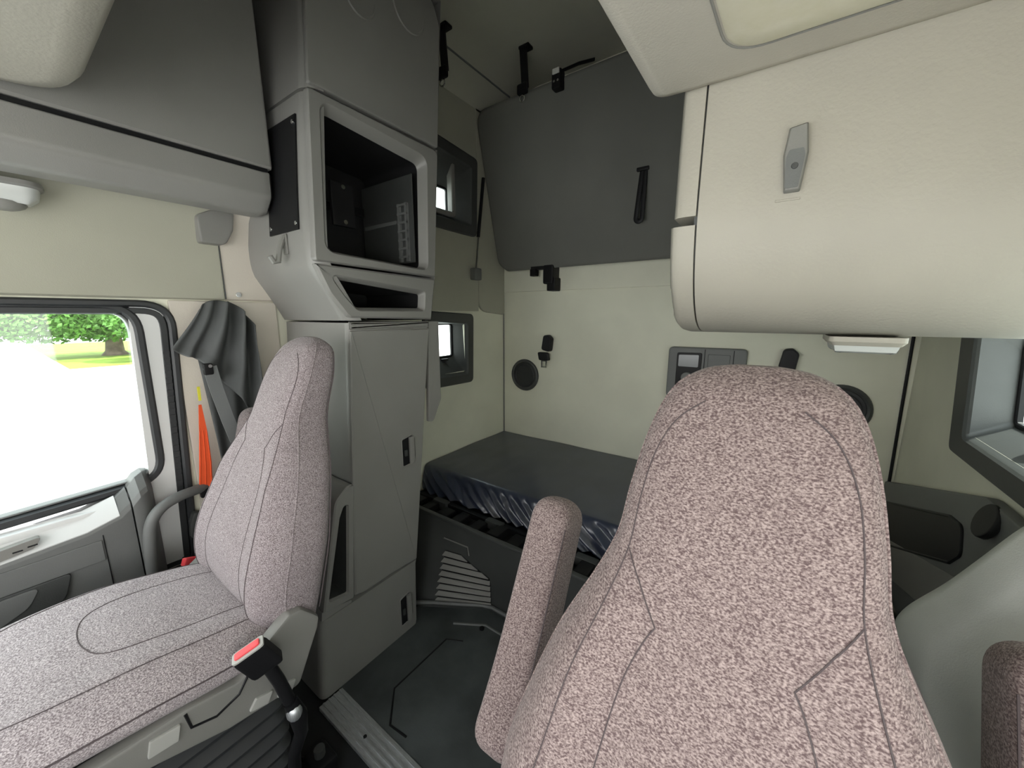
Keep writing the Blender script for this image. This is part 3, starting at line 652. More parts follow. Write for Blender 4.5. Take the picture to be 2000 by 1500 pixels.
g = MB(); g.box(-0.685, -0.622, bunk_pt(0, 0.46, 0.045)[1], bunk_pt(0, 0.46, 0.028)[1], 2.128, 2.146, 0.004); link('strap_anchor', g, M['black'], sto)
# latch at the top edge of the bunk
g = MB(); c = bunk_pt(-1.085, 0.985, 0.05); g.box(c[0]-0.028, c[0]+0.028, c[1]-0.02, c[1]+0.03, c[2]-0.045, c[2]+0.045, 0.008); ltc = link('top_latch', g, M['black'], ub)
g = MB(); g.box(c[0]-0.020, c[0]+0.020, c[1]-0.026, c[1]-0.018, c[2]+0.02, c[2]+0.045, 0.002); link('pale_sticker', g, M['white'], ltc)
for dx in (-0.010, 0.012):
    g = MB(); g.disc((c[0]+dx, c[1]-0.019, c[2]-0.012), (0, -1, 0), 0.006, 0.004, 10); link('rivet', g, M['chrome'], ltc)
g = MB(); g.tube([(c[0]+0.02, c[1], c[2]+0.035), (c[0]+0.09, c[1]+0.06, c[2]+0.075), (c[0]+0.16, c[1]+0.10, c[2]+0.09)], 0.012, 6, flat=(1.3, 0.5)); link('latch_webbing', g, M['black'], ltc)
# hinge bracket under the bunk
g = MB(); g.box(-1.30, -1.225, 2.19, 2.285, 1.60, 1.72, 0.01); g.box(-1.275, -1.215, 2.20, 2.285, 1.555, 1.64, 0.006); hg = link('hinge_bracket', g, M['black'], ub)
g = MB(); g.box(-1.40, -1.30, 2.20, 2.24, 1.695, 1.72, 0.004); g.box(-1.40, -1.355, 2.19, 2.235, 1.655, 1.70, 0.004); link('hinge_pin_bar', g, M['black'], hg)
# gas strut on the left
gs = thing('gas_strut', 'thin dark gas strut on the left wall beside the folded bunk', 'strut', (-1.66, 1.95, 1.65))
g = MB(); g.tube([(-1.662, 2.035, 2.27), (-1.662, 1.975, 1.90)], 0.011, 10); link('cylinder', g, M['black'], gs)
g = MB(); g.tube([(-1.662, 1.975, 1.90), (-1.662, 1.945, 1.68)], 0.006, 8); link('rod', g, M['chrome'], gs)
g = MB(); g.box(-1.68, -1.635, 1.905, 1.975, 1.625, 1.70, 0.008); link('end_socket', g, M['mgrey'], gs)
# hanging restraint belts from the roof
def hang_belt(x, y, zt, length, label, grp):
    t = thing('restraint_belt', label, 'belt', (x, y, zt), grp)
    g = MB(); g.box(x-0.03, x+0.035, y-0.02, y+0.03, zt-0.012, zt+0.004, 0.004); link('roof_anchor', g, M['black'], t)
    g = MB(); g.obox((x-0.006, y+0.004, zt-length/2), (0.022, 0, 0), (0, 0.004, 0), (-0.008, 0, length/2)); link('strap', g, M['black'], t)
    z = zt-length
    g = MB(); g.obox((x-0.014, y, z), (0.032, 0, 0), (0, 0.012, 0), (0, 0, 0.026), 0.3); link('buckle_body', g, M['black'], t)
    g = MB(); g.torus((x-0.016, y, z-0.045), (0, 1, 0), 0.016, 0.004, 16, 6); link('metal_tongue', g, M['chrome'], t)
hang_belt(-1.29, 1.95, 2.836, 0.20, 'black restraint belt hanging from the ceiling left of the bunk latch', None)
hang_belt(-1.52, 1.56, 2.812, 0.20, 'black restraint belt half hidden behind the dark upper cupboard', None)

# ------------------------------------------------------------------ things on the rear wall
def speaker(x, z, label):
    t = thing('speaker', label, 'speaker', (x, YB, z), None)
    g = MB(); g.torus((x, YB-0.008, z), (0, 1, 0), 0.105, 0.013, 40, 8); link('ring', g, M['dgrey'], t)
    g = MB(); g.disc((x, YB, z), (0, -1, 0), 0.104, 0.010, 40, 0.004); link('grille', g, M['rubber'], t)
    g = MB(); g.torus((x, YB-0.010, z), (0, 1, 0), 0.078, 0.004, 36, 6); link('grille_ring', g, M['rubber'], t)
speaker(-1.50, 0.962, 'round black speaker at the left end of the rear wall')
speaker(0.275, 0.962, 'round speaker mostly hidden behind the driver seat')
def wall_belt(x, z, label):
    t = thing('belt_anchor', label, 'belt', (x, YB, z))
    g = MB(); g.prism(rpoly([(x-0.038, z-0.03), (x+0.032, z-0.045), (x+0.042, z+0.05), (x+0.015, z+0.075), (x-0.022, z+0.07)], 0.02, 5), 'y', YB, YB-0.05, 0.01); link('cover', g, M['black'], t)
    g = MB(); g.obox((x-0.014, YB-0.045, z-0.075), (0.040, 0, 0), (0, 0.014, 0), (-0.006, 0, 0.028), 0.3); link('buckle', g, M['black'], t)
    g = MB(); q = rpoly([(x-0.036, z-0.155), (x+0.008, z-0.155), (x+0.012, z-0.10), (x-0.036, z-0.10)], 0.006, 3); g.ring(q, inset(q, 0.011), 'y', YB-0.040, YB-0.046, 0.001); link('metal_tongue', g, M['chrome'], t)
wall_belt(-1.305, 1.19, 'black belt anchor with buckle above the left rear wall speaker')
wall_belt(0.055, 1.165, 'black belt anchor peeking over the driver seat back')
cpn = thing('control_panel', 'grey bunk control panel with small display on the rear wall', 'panel', (-0.30, YB, 1.08))
g = MB(); g.prism(rpoly([(-0.50, 0.93), (-0.115, 0.93), (-0.115, 1.225), (-0.50, 1.222)], 0.025, 5), 'y', YB, YB-0.035, 0.010); link('housing', g, M['mgrey'], cpn)
g = MB(); g.prism(rpoly([(-0.452, 0.94), (-0.325, 0.94), (-0.325, 1.195), (-0.452, 1.192)], 0.01, 4), 'y', YB-0.034, YB-0.040, 0.003); ctlm = link('control_module', g, M['black'], cpn)
g = MB(); g.prism(rpoly([(-0.442, 1.115), (-0.340, 1.115), (-0.340, 1.183), (-0.442, 1.180)], 0.006, 3), 'y', YB-0.039, YB-0.042); link('display', g, M['screen'], ctlm)
g = MB(); g.disc((-0.392, YB-0.039, 1.055), (0, -1, 0), 0.030, 0.016, 20, 0.004); link('knob', g, M['mgrey'], ctlm)
g = MB(); g.box(-0.295, -0.19, YB-0.040, YB-0.034, 0.95, 1.19, 0.004); link('blank_plate', g, M['mgrey'], cpn)
for x in (-0.312, -0.175):
    g = MB(); g.box(x-0.002, x+0.002, YB-0.037, YB-0.034, 0.935, 1.215); link('groove', g, M['black'], cpn)

# ------------------------------------------------------------------ lower bunk
lb = thing('bunk_base', 'black and dark grey base of the lower bunk with louvred front', 'bed base', (-0.7, 1.6, 0))
YR = 1.205
def low_edge(x):                                      # plan of the lower edge: diagonal at the wardrobe, then straight
    return 1.04+(1.225-1.04)*min(1, max(0, (x+1.30)/0.30)) if x < -1.0 else 1.225
def front_panel(u, v):
    x = -1.68+(0.42+1.68)*u; ytop = YR; ybot = low_edge(max(-1.30, x)) if x > -1.30 else 1.04
    k = v**1.5
    return (x, ytop+(ybot-ytop)*(1-(1-v)**2 if False else v), 0.395-0.395*v)
def panel_y(x, z): return YR+((low_edge(max(-1.30, x)))-YR)*((0.395-z)/0.395)
g = MB(); g.grid(front_panel, 80, 10); link('front_panel', g, M['dgrey'], lb)
g = MB(); g.box(-1.69, 0.42, YR-0.012, YR+0.012, 0.392, 0.408, 0.005); link('top_rail', g, M['dgrey'], lb)
g = MB(); g.box(-1.69, 0.42, YR+0.01, 2.29, 0.29, 0.335); link('platform', g, M['black'], lb)
g = MB(); g.box(-1.69, 0.42, 1.365, 1.39, 0.33, 0.365, 0.003); link('hinge_rail', g, M['black'], lb)
for k in range(15):
    x = -1.62+k*0.115
    rr = random.Random(k)
    g = MB(); g.box(x, x+0.055+0.02*rr.random(), 1.25+0.02*rr.random(), 1.345+0.02*rr.random(), 0.33, 0.362+0.012*rr.random(), 0.006); link('hinge_block', g, M['black'], lb)
for x in (-1.50, -1.12, -0.80, -0.62):
    g = MB(); g.box(x, x+0.10, 1.345, 1.385, 0.33, 0.375, 0.005); link('hinge_clip', g, M['dgrey'], lb)
for x in (-0.80, -0.765):
    g = MB(); g.disc((x, 1.30, 0.368), (0, 0, 1), 0.006, 0.006, 10); link('screw', g, M['lgrey'], lb)
g = MB(); g.tube([(x, panel_y(x, z)-0.004, z) for x, z in ((-1.24, 0.318), (-1.10, 0.312), (-1.09, 0.272))], 0.003, 6); link('hatch_outline', g, M['lgrey'], lb)
def pq_(x, z, d=0.0): return (x+0.5*d*0.6, panel_y(x, z)-d, z)
g = MB(); q4 = [(-1.235, 0.316), (-1.105, 0.310), (-1.10, 0.262), (-1.225, 0.29)]
g.loops([[pq_(x, z, 0.001) for x, z in q4], [pq_(x, z, 0.005) for x, z in q4]]); link('blank_hatch', g, M['dgrey'], lb)
# louvre slats over a black backing
def lx(z): return min(-0.982, -1.135+(0.266-z)*1.75)
xl = -1.232
def back(u, v):
    z = 0.266+(0.016-0.266)*v; x = xl+0.01+(lx(z)-xl-0.01)*u; return pq_(x, z, 0.003)
g = MB(); g.grid(back, 16, 16); link('louvre_backing', g, M['black'], lb, smooth=0)
ztop, zbot, ns = 0.264, 0.020, 8
for k in range(ns):
    za = ztop-(ztop-zbot)*k/ns; zb = ztop-(ztop-zbot)*(k+0.66)/ns
    pts_out = [pq_(xl+0.012, za, 0.007), pq_(lx(za), za, 0.007), pq_(lx(zb), zb, 0.011), pq_(xl, zb, 0.011)]
    pts_in = [pq_(xl+0.012, za, 0.0045), pq_(lx(za), za, 0.0045), pq_(lx(zb), zb, 0.0065), pq_(xl, zb, 0.0065)]
    g = MB(); g.loops([pts_in, pts_out]); link('louvre_slat', g, M['grey'], lb, smooth=0)

# mattress in a navy cover with gathered front
mt = thing('mattress', 'mattress in a shiny navy blue cover on the lower bunk', 'mattress', (-0.75, 1.9, 0.34))
X0, X1, YM0, YM1, ZT, ZB = -1.692, 0.10, 1.462, 2.288, 0.497, 0.345
def fold(x, z):
    h = (ZT-z)
    amp = min(1, h/0.03)*min(1.0, 0.35+h*6)*min(1, max(0, (x-X0)/0.08), max(0, (X1-x)/0.08))
    ph = x-1.15*h
    n = noise.noise(Vector((x*2.1, z*2.0, 3.1)))
    n = n*1.6+0.8*noise.noise(Vector((ph*6, 1.0, 8.0)))
    a = math.sin(ph*78+n*5.0); b = math.sin(ph*150+noise.noise(Vector((x*4, 7.7, z*3)))*6)
    env = max(0.25, 0.85+1.3*noise.noise(Vector((ph*5.5, 5.0, 1.0))))
    fine = noise.noise(Vector((x*40, z*40, 1.0)))
    return amp*env*(0.016*(max(-0.6, a)+0.25*math.copysign(a*a, a))+0.004*b)+0.002*fine
def mtop(u, v):
    x = X0+(X1-X0)*u
    if v < 0.42:                                      # top sheet
        t = v/0.42; y = YM1+(YM0+0.03-YM1)*t
        z = ZT+0.0035*noise.noise(Vector((x*3, y*3, 0)))+0.0022*noise.noise(Vector((x*14, y*5, 2)))*t - 0.006*abs(noise.noise(Vector((x*5, 3, 9))))*max(0, t-0.9)*10
        z += 0.006*(1-abs(2*t-1))
        return (x, y, z)
    t = (v-0.42)/0.58
    if t < 0.15:
        a = t/0.15*PI/2
        y, z = YM0+0.03-0.03*math.sin(a), ZT-0.03+0.03*math.cos(a)
    else:
        s = (t-0.15)/0.85; z = ZT-0.03-(ZT-0.03-ZB)*s; y = YM0-0.012*math.sin(s*PI*0.8)-0.012*s
    return (x, y-fold(x, z), z)
g = MB(); g.grid(mtop, 330, 60); link('cover', g, M['navy'], mt, smooth=80)
g = MB(); g.box(X0+0.004, X1-0.004, YM0+0.045, YM1, ZB-0.005, ZT-0.03, 0.01); link('foam_core', g, M['navy'], mt)

# side trim with bin on the right wall behind the driver
t4 = structe('trim_4')
tz = rpoly([(2.288, 0.655), (1.40, 0.950), (0.80, 0.955), (0.80, 0.30), (2.288, 0.30)], [0.005, 0.06, 0.01, 0.01, 0.01], 5)
g = MB(); g.prism(tz, 'x', XR, XR-0.030, 0.008); link('side_moulding', g, M['mgrey'], t4)
bz = rpoly([(2.22, 0.585), (1.56, 0.825), (1.47, 0.835), (1.44, 0.76), (1.50, 0.700), (2.05, 0.455), (2.22, 0.40)], [0.01, 0.03, 0.03, 0.03, 0.02, 0.02, 0.01], 5)
g = MB(); g.ring(bz, inset(bz, 0.008), 'x', XR-0.030, XR-0.036, 0.002); g.prism(inset(bz, 0.006), 'x', XR-0.030, XR-0.0315); link('storage_recess', g, M['black'], t4)
g = MB(); g.disc((XR-0.03, 1.345, 0.905), (-1, 0, 0.3), 0.045, 0.014, 20, 0.005); link('cup_ring', g, M['black'], t4)
g = MB(); g.prism(rpoly([(2.288, 0.40), (1.42, 0.70), (1.42, 0.55), (2.288, 0.25)], 0.01, 3), 'x', XR-0.028, XR-0.034, 0.003); link('pale_band', g, M['grey'], t4)

# ------------------------------------------------------------------ seats
W0 = smooth_table([(0.56, 0.232), (0.65, 0.252), (0.78, 0.255), (0.87, 0.232), (0.96, 0.202), (1.04, 0.164), (1.10, 0.141), (1.16, 0.134), (1.22, 0.125), (1.27, 0.112), (1.30, 0.097), (1.318, 0.077), (1.328, 0.053), (1.332, 0.028)])
FRT = smooth_table([(0.56, 0.330), (0.65, 0.298), (0.72, 0.300), (0.80, 0.322), (0.95, 0.380), (1.05, 0.420), (1.15, 0.458), (1.25, 0.508), (1.30, 0.542), (1.318, 0.564), (1.332, 0.590)])
BCK = smooth_table([(0.56, 0.455), (0.8, 0.515), (1.05, 0.582), (1.2, 0.622), (1.28, 0.636), (1.305, 0.634), (1.332, 0.610)])
NECK = [0.0]                                          # how far the cover is worn in at the neck of the seat being built
def W(z): return W0(z)*(1-NECK[0]*math.exp(-((z-1.13)/0.075)**2))
def sup(t, n=3.0):
    c, s = math.cos(t), math.sin(t)
    return math.copysign(abs(c)**(2/n), c), math.copysign(abs(s)**(2/n), s)
def bolster(u, z):
    k = min(1, max(0, (1.10-z)/0.15)); m = max(0, (abs(u)-0.45)/0.55)
    return 0.035*k*math.sin(min(1, m*1.25)*PI/2)**2*(1 if abs(u) < 0.9 else 1)+0.010*(1-u*u)*math.exp(-((z-0.78)/0.1)**2)
def front_y(u, z):
    f, b = FRT(z), BCK(z); mid, h = (f+b)/2, (b-f)/2
    return mid-h*max(0.0, 1-min(1, abs(u))**3.4)**(1/3.4)-bolster(u, z)*min(1, max(0.0, 1-abs(u)**6))
def backrest(cx, mb, m=72, nz=64):
    L = []
    for k in range(nz+1):
        q = k/nz; z = 0.56+(1.332-0.56)*(1-(1-q)**1.7)
        w_, f, b = W(z), FRT(z), BCK(z); mid, h = (f+b)/2, (b-f)/2; row = []
        for j in range(m):
            u, s = sup(2*PI*j/m, 3.4)
            y = mid+h*s
            if s < 0: y -= bolster(u, z)*min(1, max(0.0, 1-abs(u)**6))
            row.append((cx+u*w_, y, z))
        L.append(row)
    return mb.loops(L)
def front_line(cx, pts, n=10):
    out = []
    for (u0, z0), (u1, z1) in zip(pts, pts[1:]):
        for k in range(n):
            t = k/n; u, z = u0+(u1-u0)*t, z0+(z1-z0)*t
            out.append((cx+u*W(z), front_y(u, z)-0.0005, z))
    u, z = pts[-1]; out.append((cx+u*W(z), front_y(u, z)-0.0005, z)); return out
def curve(P, n=6):
    out = []
    for i in range(len(P)-1):
        p0, p1, p2, p3 = [Vector(P[max(0, min(len(P)-1, i+k))]) for k in (-1, 0, 1, 2)]
        for k in range(n):
            t = k/n
            out.append(tuple(0.5*((2*p1)+(p2-p0)*t+(2*p0-5*p1+4*p2-p3)*t*t+(3*p1-p0-3*p2+p3)*t**3)))
    out.append(P[-1]); return out
# cushion: sections along y
CW = smooth_table([(-0.24, 0.165), (-0.20, 0.215), (-0.12, 0.250), (0.02, 0.272), (0.18, 0.268), (0.30, 0.250), (0.36, 0.225)])
CT = smooth_table([(-0.24, 0.615), (-0.19, 0.655), (-0.10, 0.682), (0.08, 0.684), (0.20, 0.664), (0.30, 0.640), (0.36, 0.61)])
CB = smooth_table([(-0.24, 0.590), (-0.15, 0.580), (0.04, 0.568), (0.25, 0.530), (0.36, 0.53)])
def cush(cx, mb, m=60):
    L = []
    for k in range(41):
        y = -0.24+0.60*k/40; w_, t, b = CW(y), CT(y), CB(y); row = []
        for j in range(m):
            u, s = sup(2*PI*j/m, 2.7); z = (t+b)/2+(t-b)/2*s
            if s > 0.3: z += 0.014*math.exp(-((abs(u)-0.70)/0.15)**2)*s
            row.append((cx+u*w_, y, z))
        L.append(row)
    return mb.loops(L)
def cush_top(cx, u, y):
    w_, t, b = CW(y), CT(y), CB(y); s = max(0, 1-abs(u)**2.7)**(1/2.7)
    return (cx+u*w_, y, (t+b)/2+(t-b)/2*s+0.014*math.exp(-((abs(u)-0.70)/0.15)**2)*s+0.0005)
def arm_frame(top, bot, t):
    """axis point and front direction of a raised armrest; its lower end kicks forward"""
    top, bot = Vector(top), Vector(bot); ax = top-bot
    c = bot+ax*t+Vector((0, -0.022*max(0, 1-t/0.45)**2, 0.0))
    return c, Vector((0, -ax.z, ax.y)).normalized()
def armrest(top, bot, hw, hd, mb):
    n = 44; L = []
    for k in range(n+1):
        t = 0.5-0.5*math.cos(PI*k/n); e = min(t/0.10, (1-t)/0.11, 1.0); s = max(0.02, (1-(1-e)**2.4)**(1/2.4))
        c, d = arm_frame(top, bot, t)
        L.append([tuple(c+Vector((u*hw*s, 0, 0))+d*(v*hd*s*(1.0-0.12*t))) for u, v in (sup(2*PI*j/36, 4.6) for j in range(36))])
    return mb.loops(L)

def seat(cx, label, fab_b, fab_c, drv):
    S = thing('truck_seat', label, 'seat', (cx, 0.1, 0))
    g = MB(); backrest(cx, g); bo = link('backrest', g, fab_b, S, smooth=70)
    for s in (-1, 1):
        lines = [
            [(0.50*s, 1.290), (0.72*s, 1.262), (0.82*s, 1.21), (0.82*s, 1.12), (0.80*s, 1.05), (0.77*s, 0.96), (0.74*s, 0.85), (0.72*s, 0.72), (0.72*s, 0.60)],
            [(0.40*s, 1.032), (0.44*s, 1.01), (0.47*s, 0.96), (0.47*s, 0.85), (0.48*s, 0.72), (0.50*s, 0.60)],
        ]
        for P in lines:
            g = MB(); g.tube(front_line(cx, curve(P)), 0.0009, 5); link('seam', g, M['seam'], bo)
        g = MB(); g.tube(front_line(cx, [(0.81*s, 1.10), (0.62*s, 1.072), (0.40*s, 1.032)]), 0.0009, 5); link('seam', g, M['seam'], bo)
        # edge piping
        pts = []
        for k in range(70):
            z = 0.60+0.715*k/69; u = 0.975*s
            f, b = FRT(z), BCK(z); mid, h = (f+b)/2, (b-f)/2
            pts.append((cx+s*(W(z)*0.985), mid-h*(1-0.985**3.4)**(1/3.4)-0.001, z))
        g = MB(); g.tube(pts, 0.0022, 6); link('piping', g, fab_b, bo)
        pts = []
        for k in range(60):
            z = 0.60+0.69*k/59; f, b = FRT(z), BCK(z); mid, h = (f+b)/2, (b-f)/2
            pts.append((cx+s*(W(z)*0.985), mid+h*0.62, z))
        g = MB(); g.tube(pts, 0.0016, 5); link('side_seam', g, M['seam'], bo)
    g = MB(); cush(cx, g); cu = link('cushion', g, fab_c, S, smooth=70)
    U = [(0.46, 0.30), (0.44, 0.15), (0.36, 0.06), (0.15, 0.03), (-0.15, 0.03), (-0.36, 0.06), (-0.44, 0.15), (-0.46, 0.30)]
    g = MB(); g.tube([cush_top(cx, *p) for p in curve(U)], 0.0010, 5); link('seam', g, M['seam'], cu)
    for s in (-1, 1):
        g = MB(); g.tube([cush_top(cx, *p) for p in curve([(0.74*s, 0.33), (0.72*s, 0.1), (0.66*s, -0.08), (0.45*s, -0.17), (0.1*s, -0.19)])], 0.0010, 5); link('seam', g, M['seam'], cu)
        pts = []
        for k in range(30):
            y = -0.20+0.53*k/29; pts.append((cx+s*CW(y)*1.0, y, (CT(y)+CB(y))/2+0.012))
        g = MB(); g.tube(pts, 0.0018, 5); link('edge_piping', g, M['seam'], cu)
    # plastic side shields and recliner humps
    for s in (-1, 1):
        xo, xi = cx+s*0.272, cx+s*0.235
        hp_ = rpoly([(-0.20, 0.590), (0.136, 0.583), (0.236, 0.564), (0.277, 0.607), (0.347, 0.655), (0.378, 0.650), (0.42, 0.598), (0.413, 0.568), (0.353, 0.439), (0.20, 0.462), (0.062, 0.508), (-0.20, 0.545)], [0.01, 0.02, 0.03, 0.03, 0.012, 0.012, 0.02, 0.02, 0.02, 0.02, 0.02, 0.02], 4)
        g = MB(); g.prism(hp_, 'x', xi, xo, 0.008); sh = link('side_shield', g, M['lgrey'], S)
        for q4 in ([(0.237, 0.474), (0.254, 0.497), (0.290, 0.487), (0.276, 0.461)], [(0.296, 0.456), (0.310, 0.482), (0.343, 0.473), (0.330, 0.446)], [(0.068, 0.536), (0.075, 0.570), (0.122, 0.564), (0.115, 0.530)]):
            g = MB(); g.prism(rpoly(q4, 0.003, 2), 'x', xo-0.001, xo+s*0.007, 0.002); link('adjuster_lever', g, M['lever'], sh)
        g = MB(); g.tube([(xo, 0.132, 0.575), (xo, 0.138, 0.535), (xo, 0.18, 0.520), (xo, 0.225, 0.535), (xo, 0.245, 0.565)], 0.003, 6); link('shield_groove', g, M['black'], sh)
    # suspension bellows and plinth
    g = MB(); g.box(cx-0.19, cx+0.19, -0.10, 0.33, 0.0, 0.05, 0.01); link('plinth', g, M['black'], S)
    for k in range(9):
        z = 0.055+k*0.048; e = 0.012*(k % 2)
        q = rpoly([(cx-0.225, -0.12), (cx+0.225, -0.12), (cx+0.225, 0.345), (cx-0.225, 0.345)], 0.05, 5)
        g = MB(); g.loops([to3(inset(q, 0.022), 'z', z), to3(q, 'z', z+0.020), to3(q, 'z', z+0.028), to3(inset(q, 0.022), 'z', z+0.048)]); link('bellows_rib', g, M['rubber'], S)
    arms = ((-1, 1) if drv else (-1,))
    for s in arms:
        ax = cx+s*((0.315 if s > 0 else 0.322) if drv else 0.345)
        T_, B_ = ((ax, 0.665, 1.018) if drv else (ax, 0.560, 1.062)), ((ax, 0.458, 0.612) if drv else (ax, 0.445, 0.585))
        g = MB(); armrest(T_, B_, 0.044, 0.056, g); ar = link('armrest', g, fab_b if drv else M['tweed3'], S, smooth=70)
        for e in (-s,):
            pts = []
            for k in range(24):
                t = 0.08+0.80*k/23; c, d = arm_frame(T_, B_, t); pts.append(tuple(c+Vector((e*0.0415, 0, 0))+d*(0.0505*(1-0.12*t))))
            g = MB(); g.tube(pts, 0.0013, 5); link('seam', g, M['seam'], ar)
        g = MB(); g.tube([(ax-s*0.02, 0.47, 0.68), (cx+s*0.22, 0.47, 0.68)], 0.022, 10); link('armrest_pivot', g, M['dgrey'], ar)
    return S
NECK[0] = 0.10
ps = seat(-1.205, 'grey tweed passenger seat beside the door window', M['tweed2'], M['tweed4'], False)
NECK[0] = 0.0
ds = seat(-0.016, 'mauve tweed driver seat filling the right foreground', M['tweed1'], M['tweed1'], True)

# seat belt buckle on its stalk by the passenger seat
sb = thing('belt_buckle', 'seat belt buckle with red button on a black stalk beside the passenger seat', 'buckle', (-0.89, 0.30, 0.02))
A, B = Vector((-0.905, 0.245, 0.655)), Vector((-0.905, 0.283, 0.575))
dv = (A-B).normalized(); wv = Vector((0.35, 0.8, 0.30)); wv = (wv-dv*wv.dot(dv)).normalized(); tv_ = dv.cross(wv)
c0 = (A+B)/2
g = MB(); g.obox(c0, wv*0.034, tv_*0.014, dv*0.042, 0.25); link('buckle_housing', g, M['black'], sb)
g = MB(); g.obox(c0+dv*0.042, wv*0.033, tv_*0.015, dv*0.003, 0.3); fr_ = link('chrome_mouth', g, M['lever'], sb)
g = MB(); g.obox(c0+dv*0.046-tv_*0.004*0+tv_*0.0, wv*0.026, tv_*0.009, dv*0.003, 0.3); link('red_button', g, M['red'], sb)
g = MB(); g.tube([tuple(B+dv*0.006), (-0.90, 0.295, 0.53), (-0.895, 0.31, 0.46)], 0.014, 10); link('stalk_sleeve', g, M['black'], sb)
g = MB(); g.ball((-0.888, 0.315, 0.425), 0.020, 0.018, 0.022, 12); link('swivel_bolt', g, M['alu'], sb)
g = MB(); g.tube([(-0.895, 0.312, 0.455), (-0.892, 0.325, 0.40), (-0.90, 0.330, 0.34), (-0.92, 0.315, 0.27), (-0.93, 0.312, 0.18), (-0.94, 0.32, 0.012)], [0.016, 0.021, 0.016, 0.015, 0.017, 0.022], 10); link('stalk', g, M['black'], sb)
g = MB(); g.obox((-0.915, 0.285, 0.20), (0.004, 0.004, 0), (0, 0.012, -0.006), (0, 0.008, 0.03)); link('pale_tag', g, M['lever'], sb)
fv = thing('floor_valve', 'black floor valve beside the passenger seat bellows', 'valve', (-1.03, 0.42, 0))
g = MB(); g.box(-1.075, -0.985, 0.385, 0.455, -0.012, 0.05, 0.012); link('valve_body', g, M['black'], fv)
g = MB(); g.tube([(-1.03, 0.42, 0.05), (-1.03, 0.42, 0.075)], 0.016, 12); link('valve_knob', g, M['dgrey'], fv)
g = MB(); g.tube([(-1.07, 0.40, 0.02), (-1.12, 0.36, 0.03), (-1.15, 0.30, 0.03)], 0.008, 8); link('hose', g, M['black'], fv)

# grab handle at the passenger door
gh = thing('grab_handle', 'grey grab handle beside the passenger door opening', 'handle', (-1.64, 0.3, 0.65))
P = curve([(-1.684, 0.425, 0.772), (-1.655, 0.385, 0.780), (-1.625, 0.315, 0.785), (-1.612, 0.262, 0.768), (-1.610, 0.232, 0.722), (-1.612, 0.221, 0.640), (-1.625, 0.218, 0.52), (-1.66, 0.215, 0.46)], 5)
g = MB(); g.tube(P, 0.017, 12); link('handle_bar', g, M['mgrey'], gh)
g = MB(); g.obox((-1.670, 0.405, 0.775), (0.006, 0.006, 0), (-0.012, 0.024, 0), (0, 0, 0.019), 0.3); link('mounting_foot', g, M['mgrey'], gh)
g = MB(); g.disc((-1.662, 0.393, 0.776), (0.75, -0.6, 0), 0.008, 0.006, 12); link('bolt', g, M['black'], gh)

# ------------------------------------------------------------------ curtain, belts on the passenger B pillar
pcu = thing('curtain', 'dark grey curtain bunched on the pillar behind the passenger seat', 'curtain', (-1.62, 0.5, 1.0))
topl = curve([(0.452, 1.420), (0.478, 1.446), (0.51, 1.450), (0.55, 1.444), (0.590, 1.405), (0.607, 1.362)], 8)
botl = curve([(0.362, 1.288), (0.395, 1.262), (0.432, 1.243), (0.500, 1.150), (0.570, 1.035), (0.628, 0.985)], 8)
def pick(L, t):
    f = t*(len(L)-1); i = min(len(L)-2, int(f)); q = f-i
    return (L[i][0]+(L[i+1][0]-L[i][0])*q, L[i][1]+(L[i+1][1]-L[i][1])*q)
def drape(u, v):
    a, b = pick(topl, u), pick(botl, u); y, z = a[0]+(b[0]-a[0])*v, a[1]+(b[1]-a[1])*v
    k = max(0, (u-0.30)/0.70)
    am = 0.006+0.036*math.sin(min(1, k*1.6)*PI/2)*(0.8-0.35*v)
    x = -1.640+am*math.sin(u*PI*9+0.6*v)+0.028*math.sin(PI*min(1, v*1.2))*(1-abs(2*u-0.8))+0.010*noise.noise(Vector((y*9, z*9, 4)))
    return (x, y, z-0.012*math.sin(u*PI*9)*k*(1-v))
g = MB(); g.grid(drape, 90, 36); o = link('gathered_cloth', g, M['cloth'], pcu, smooth=80)
md = o.modifiers.new('thickness', 'SOLIDIFY'); md.thickness = 0.003
def hang(u, v):
    y = 0.435+0.16*u+0.03*v*(1-u); z = 1.245-0.20*u-(0.50-0.05*u)*v
    return (-1.668+0.010*math.sin(u*14+v*2), y, z)
g = MB(); g.grid(hang, 40, 20); o = link('hanging_cloth', g, M['cloth'], pcu, smooth=80)
md = o.modifiers.new('thickness', 'SOLIDIFY'); md.thickness = 0.003
def strip(mb, P, wdir, hw, th=0.0016):
    L = []
    for p, w_ in zip(P, hw if isinstance(hw, list) else [hw]*len(P)):
        p = Vector(p); d = Vector(wdir).normalized()*w_; n = Vector((1, 0, 0))*th
        L.append([tuple(p-d-n), tuple(p+d-n), tuple(p+d+n), tuple(p-d+n)])
    return mb.loops(L)
bw = thing('shoulder_belt', 'grey shoulder belt running down over the dark curtain', 'belt', (-1.62, 0.46, 1.1))
g = MB(); strip(g, [(-1.600, 0.447, 1.222), (-1.603, 0.458, 1.14), (-1.606, 0.478, 1.03), (-1.606, 0.497, 0.94)], (0, 1, 0.2), 0.020); link('webbing', g, M['webbing'], bw)
g = MB(); g.box(-1.612, -1.594, 0.428, 0.456, 1.195, 1.235, 0.005); link('upper_guide', g, M['black'], bw)
g = MB(); g.disc((-1.594, 0.446, 1.226), (1, 0, 0), 0.006, 0.004, 10); link('guide_rivet', g, M['chrome'], bw)
g = MB(); g.disc((-1.610, 0.492, 0.985), (1, -0.2, 0), 0.006, 0.004, 10); link('stop_button', g, M['white'], bw)
ob_ = thing('orange_belt', 'orange belt webbing hanging along the pillar beside the passenger seat', 'belt', (-1.66, 0.40, 0.9))
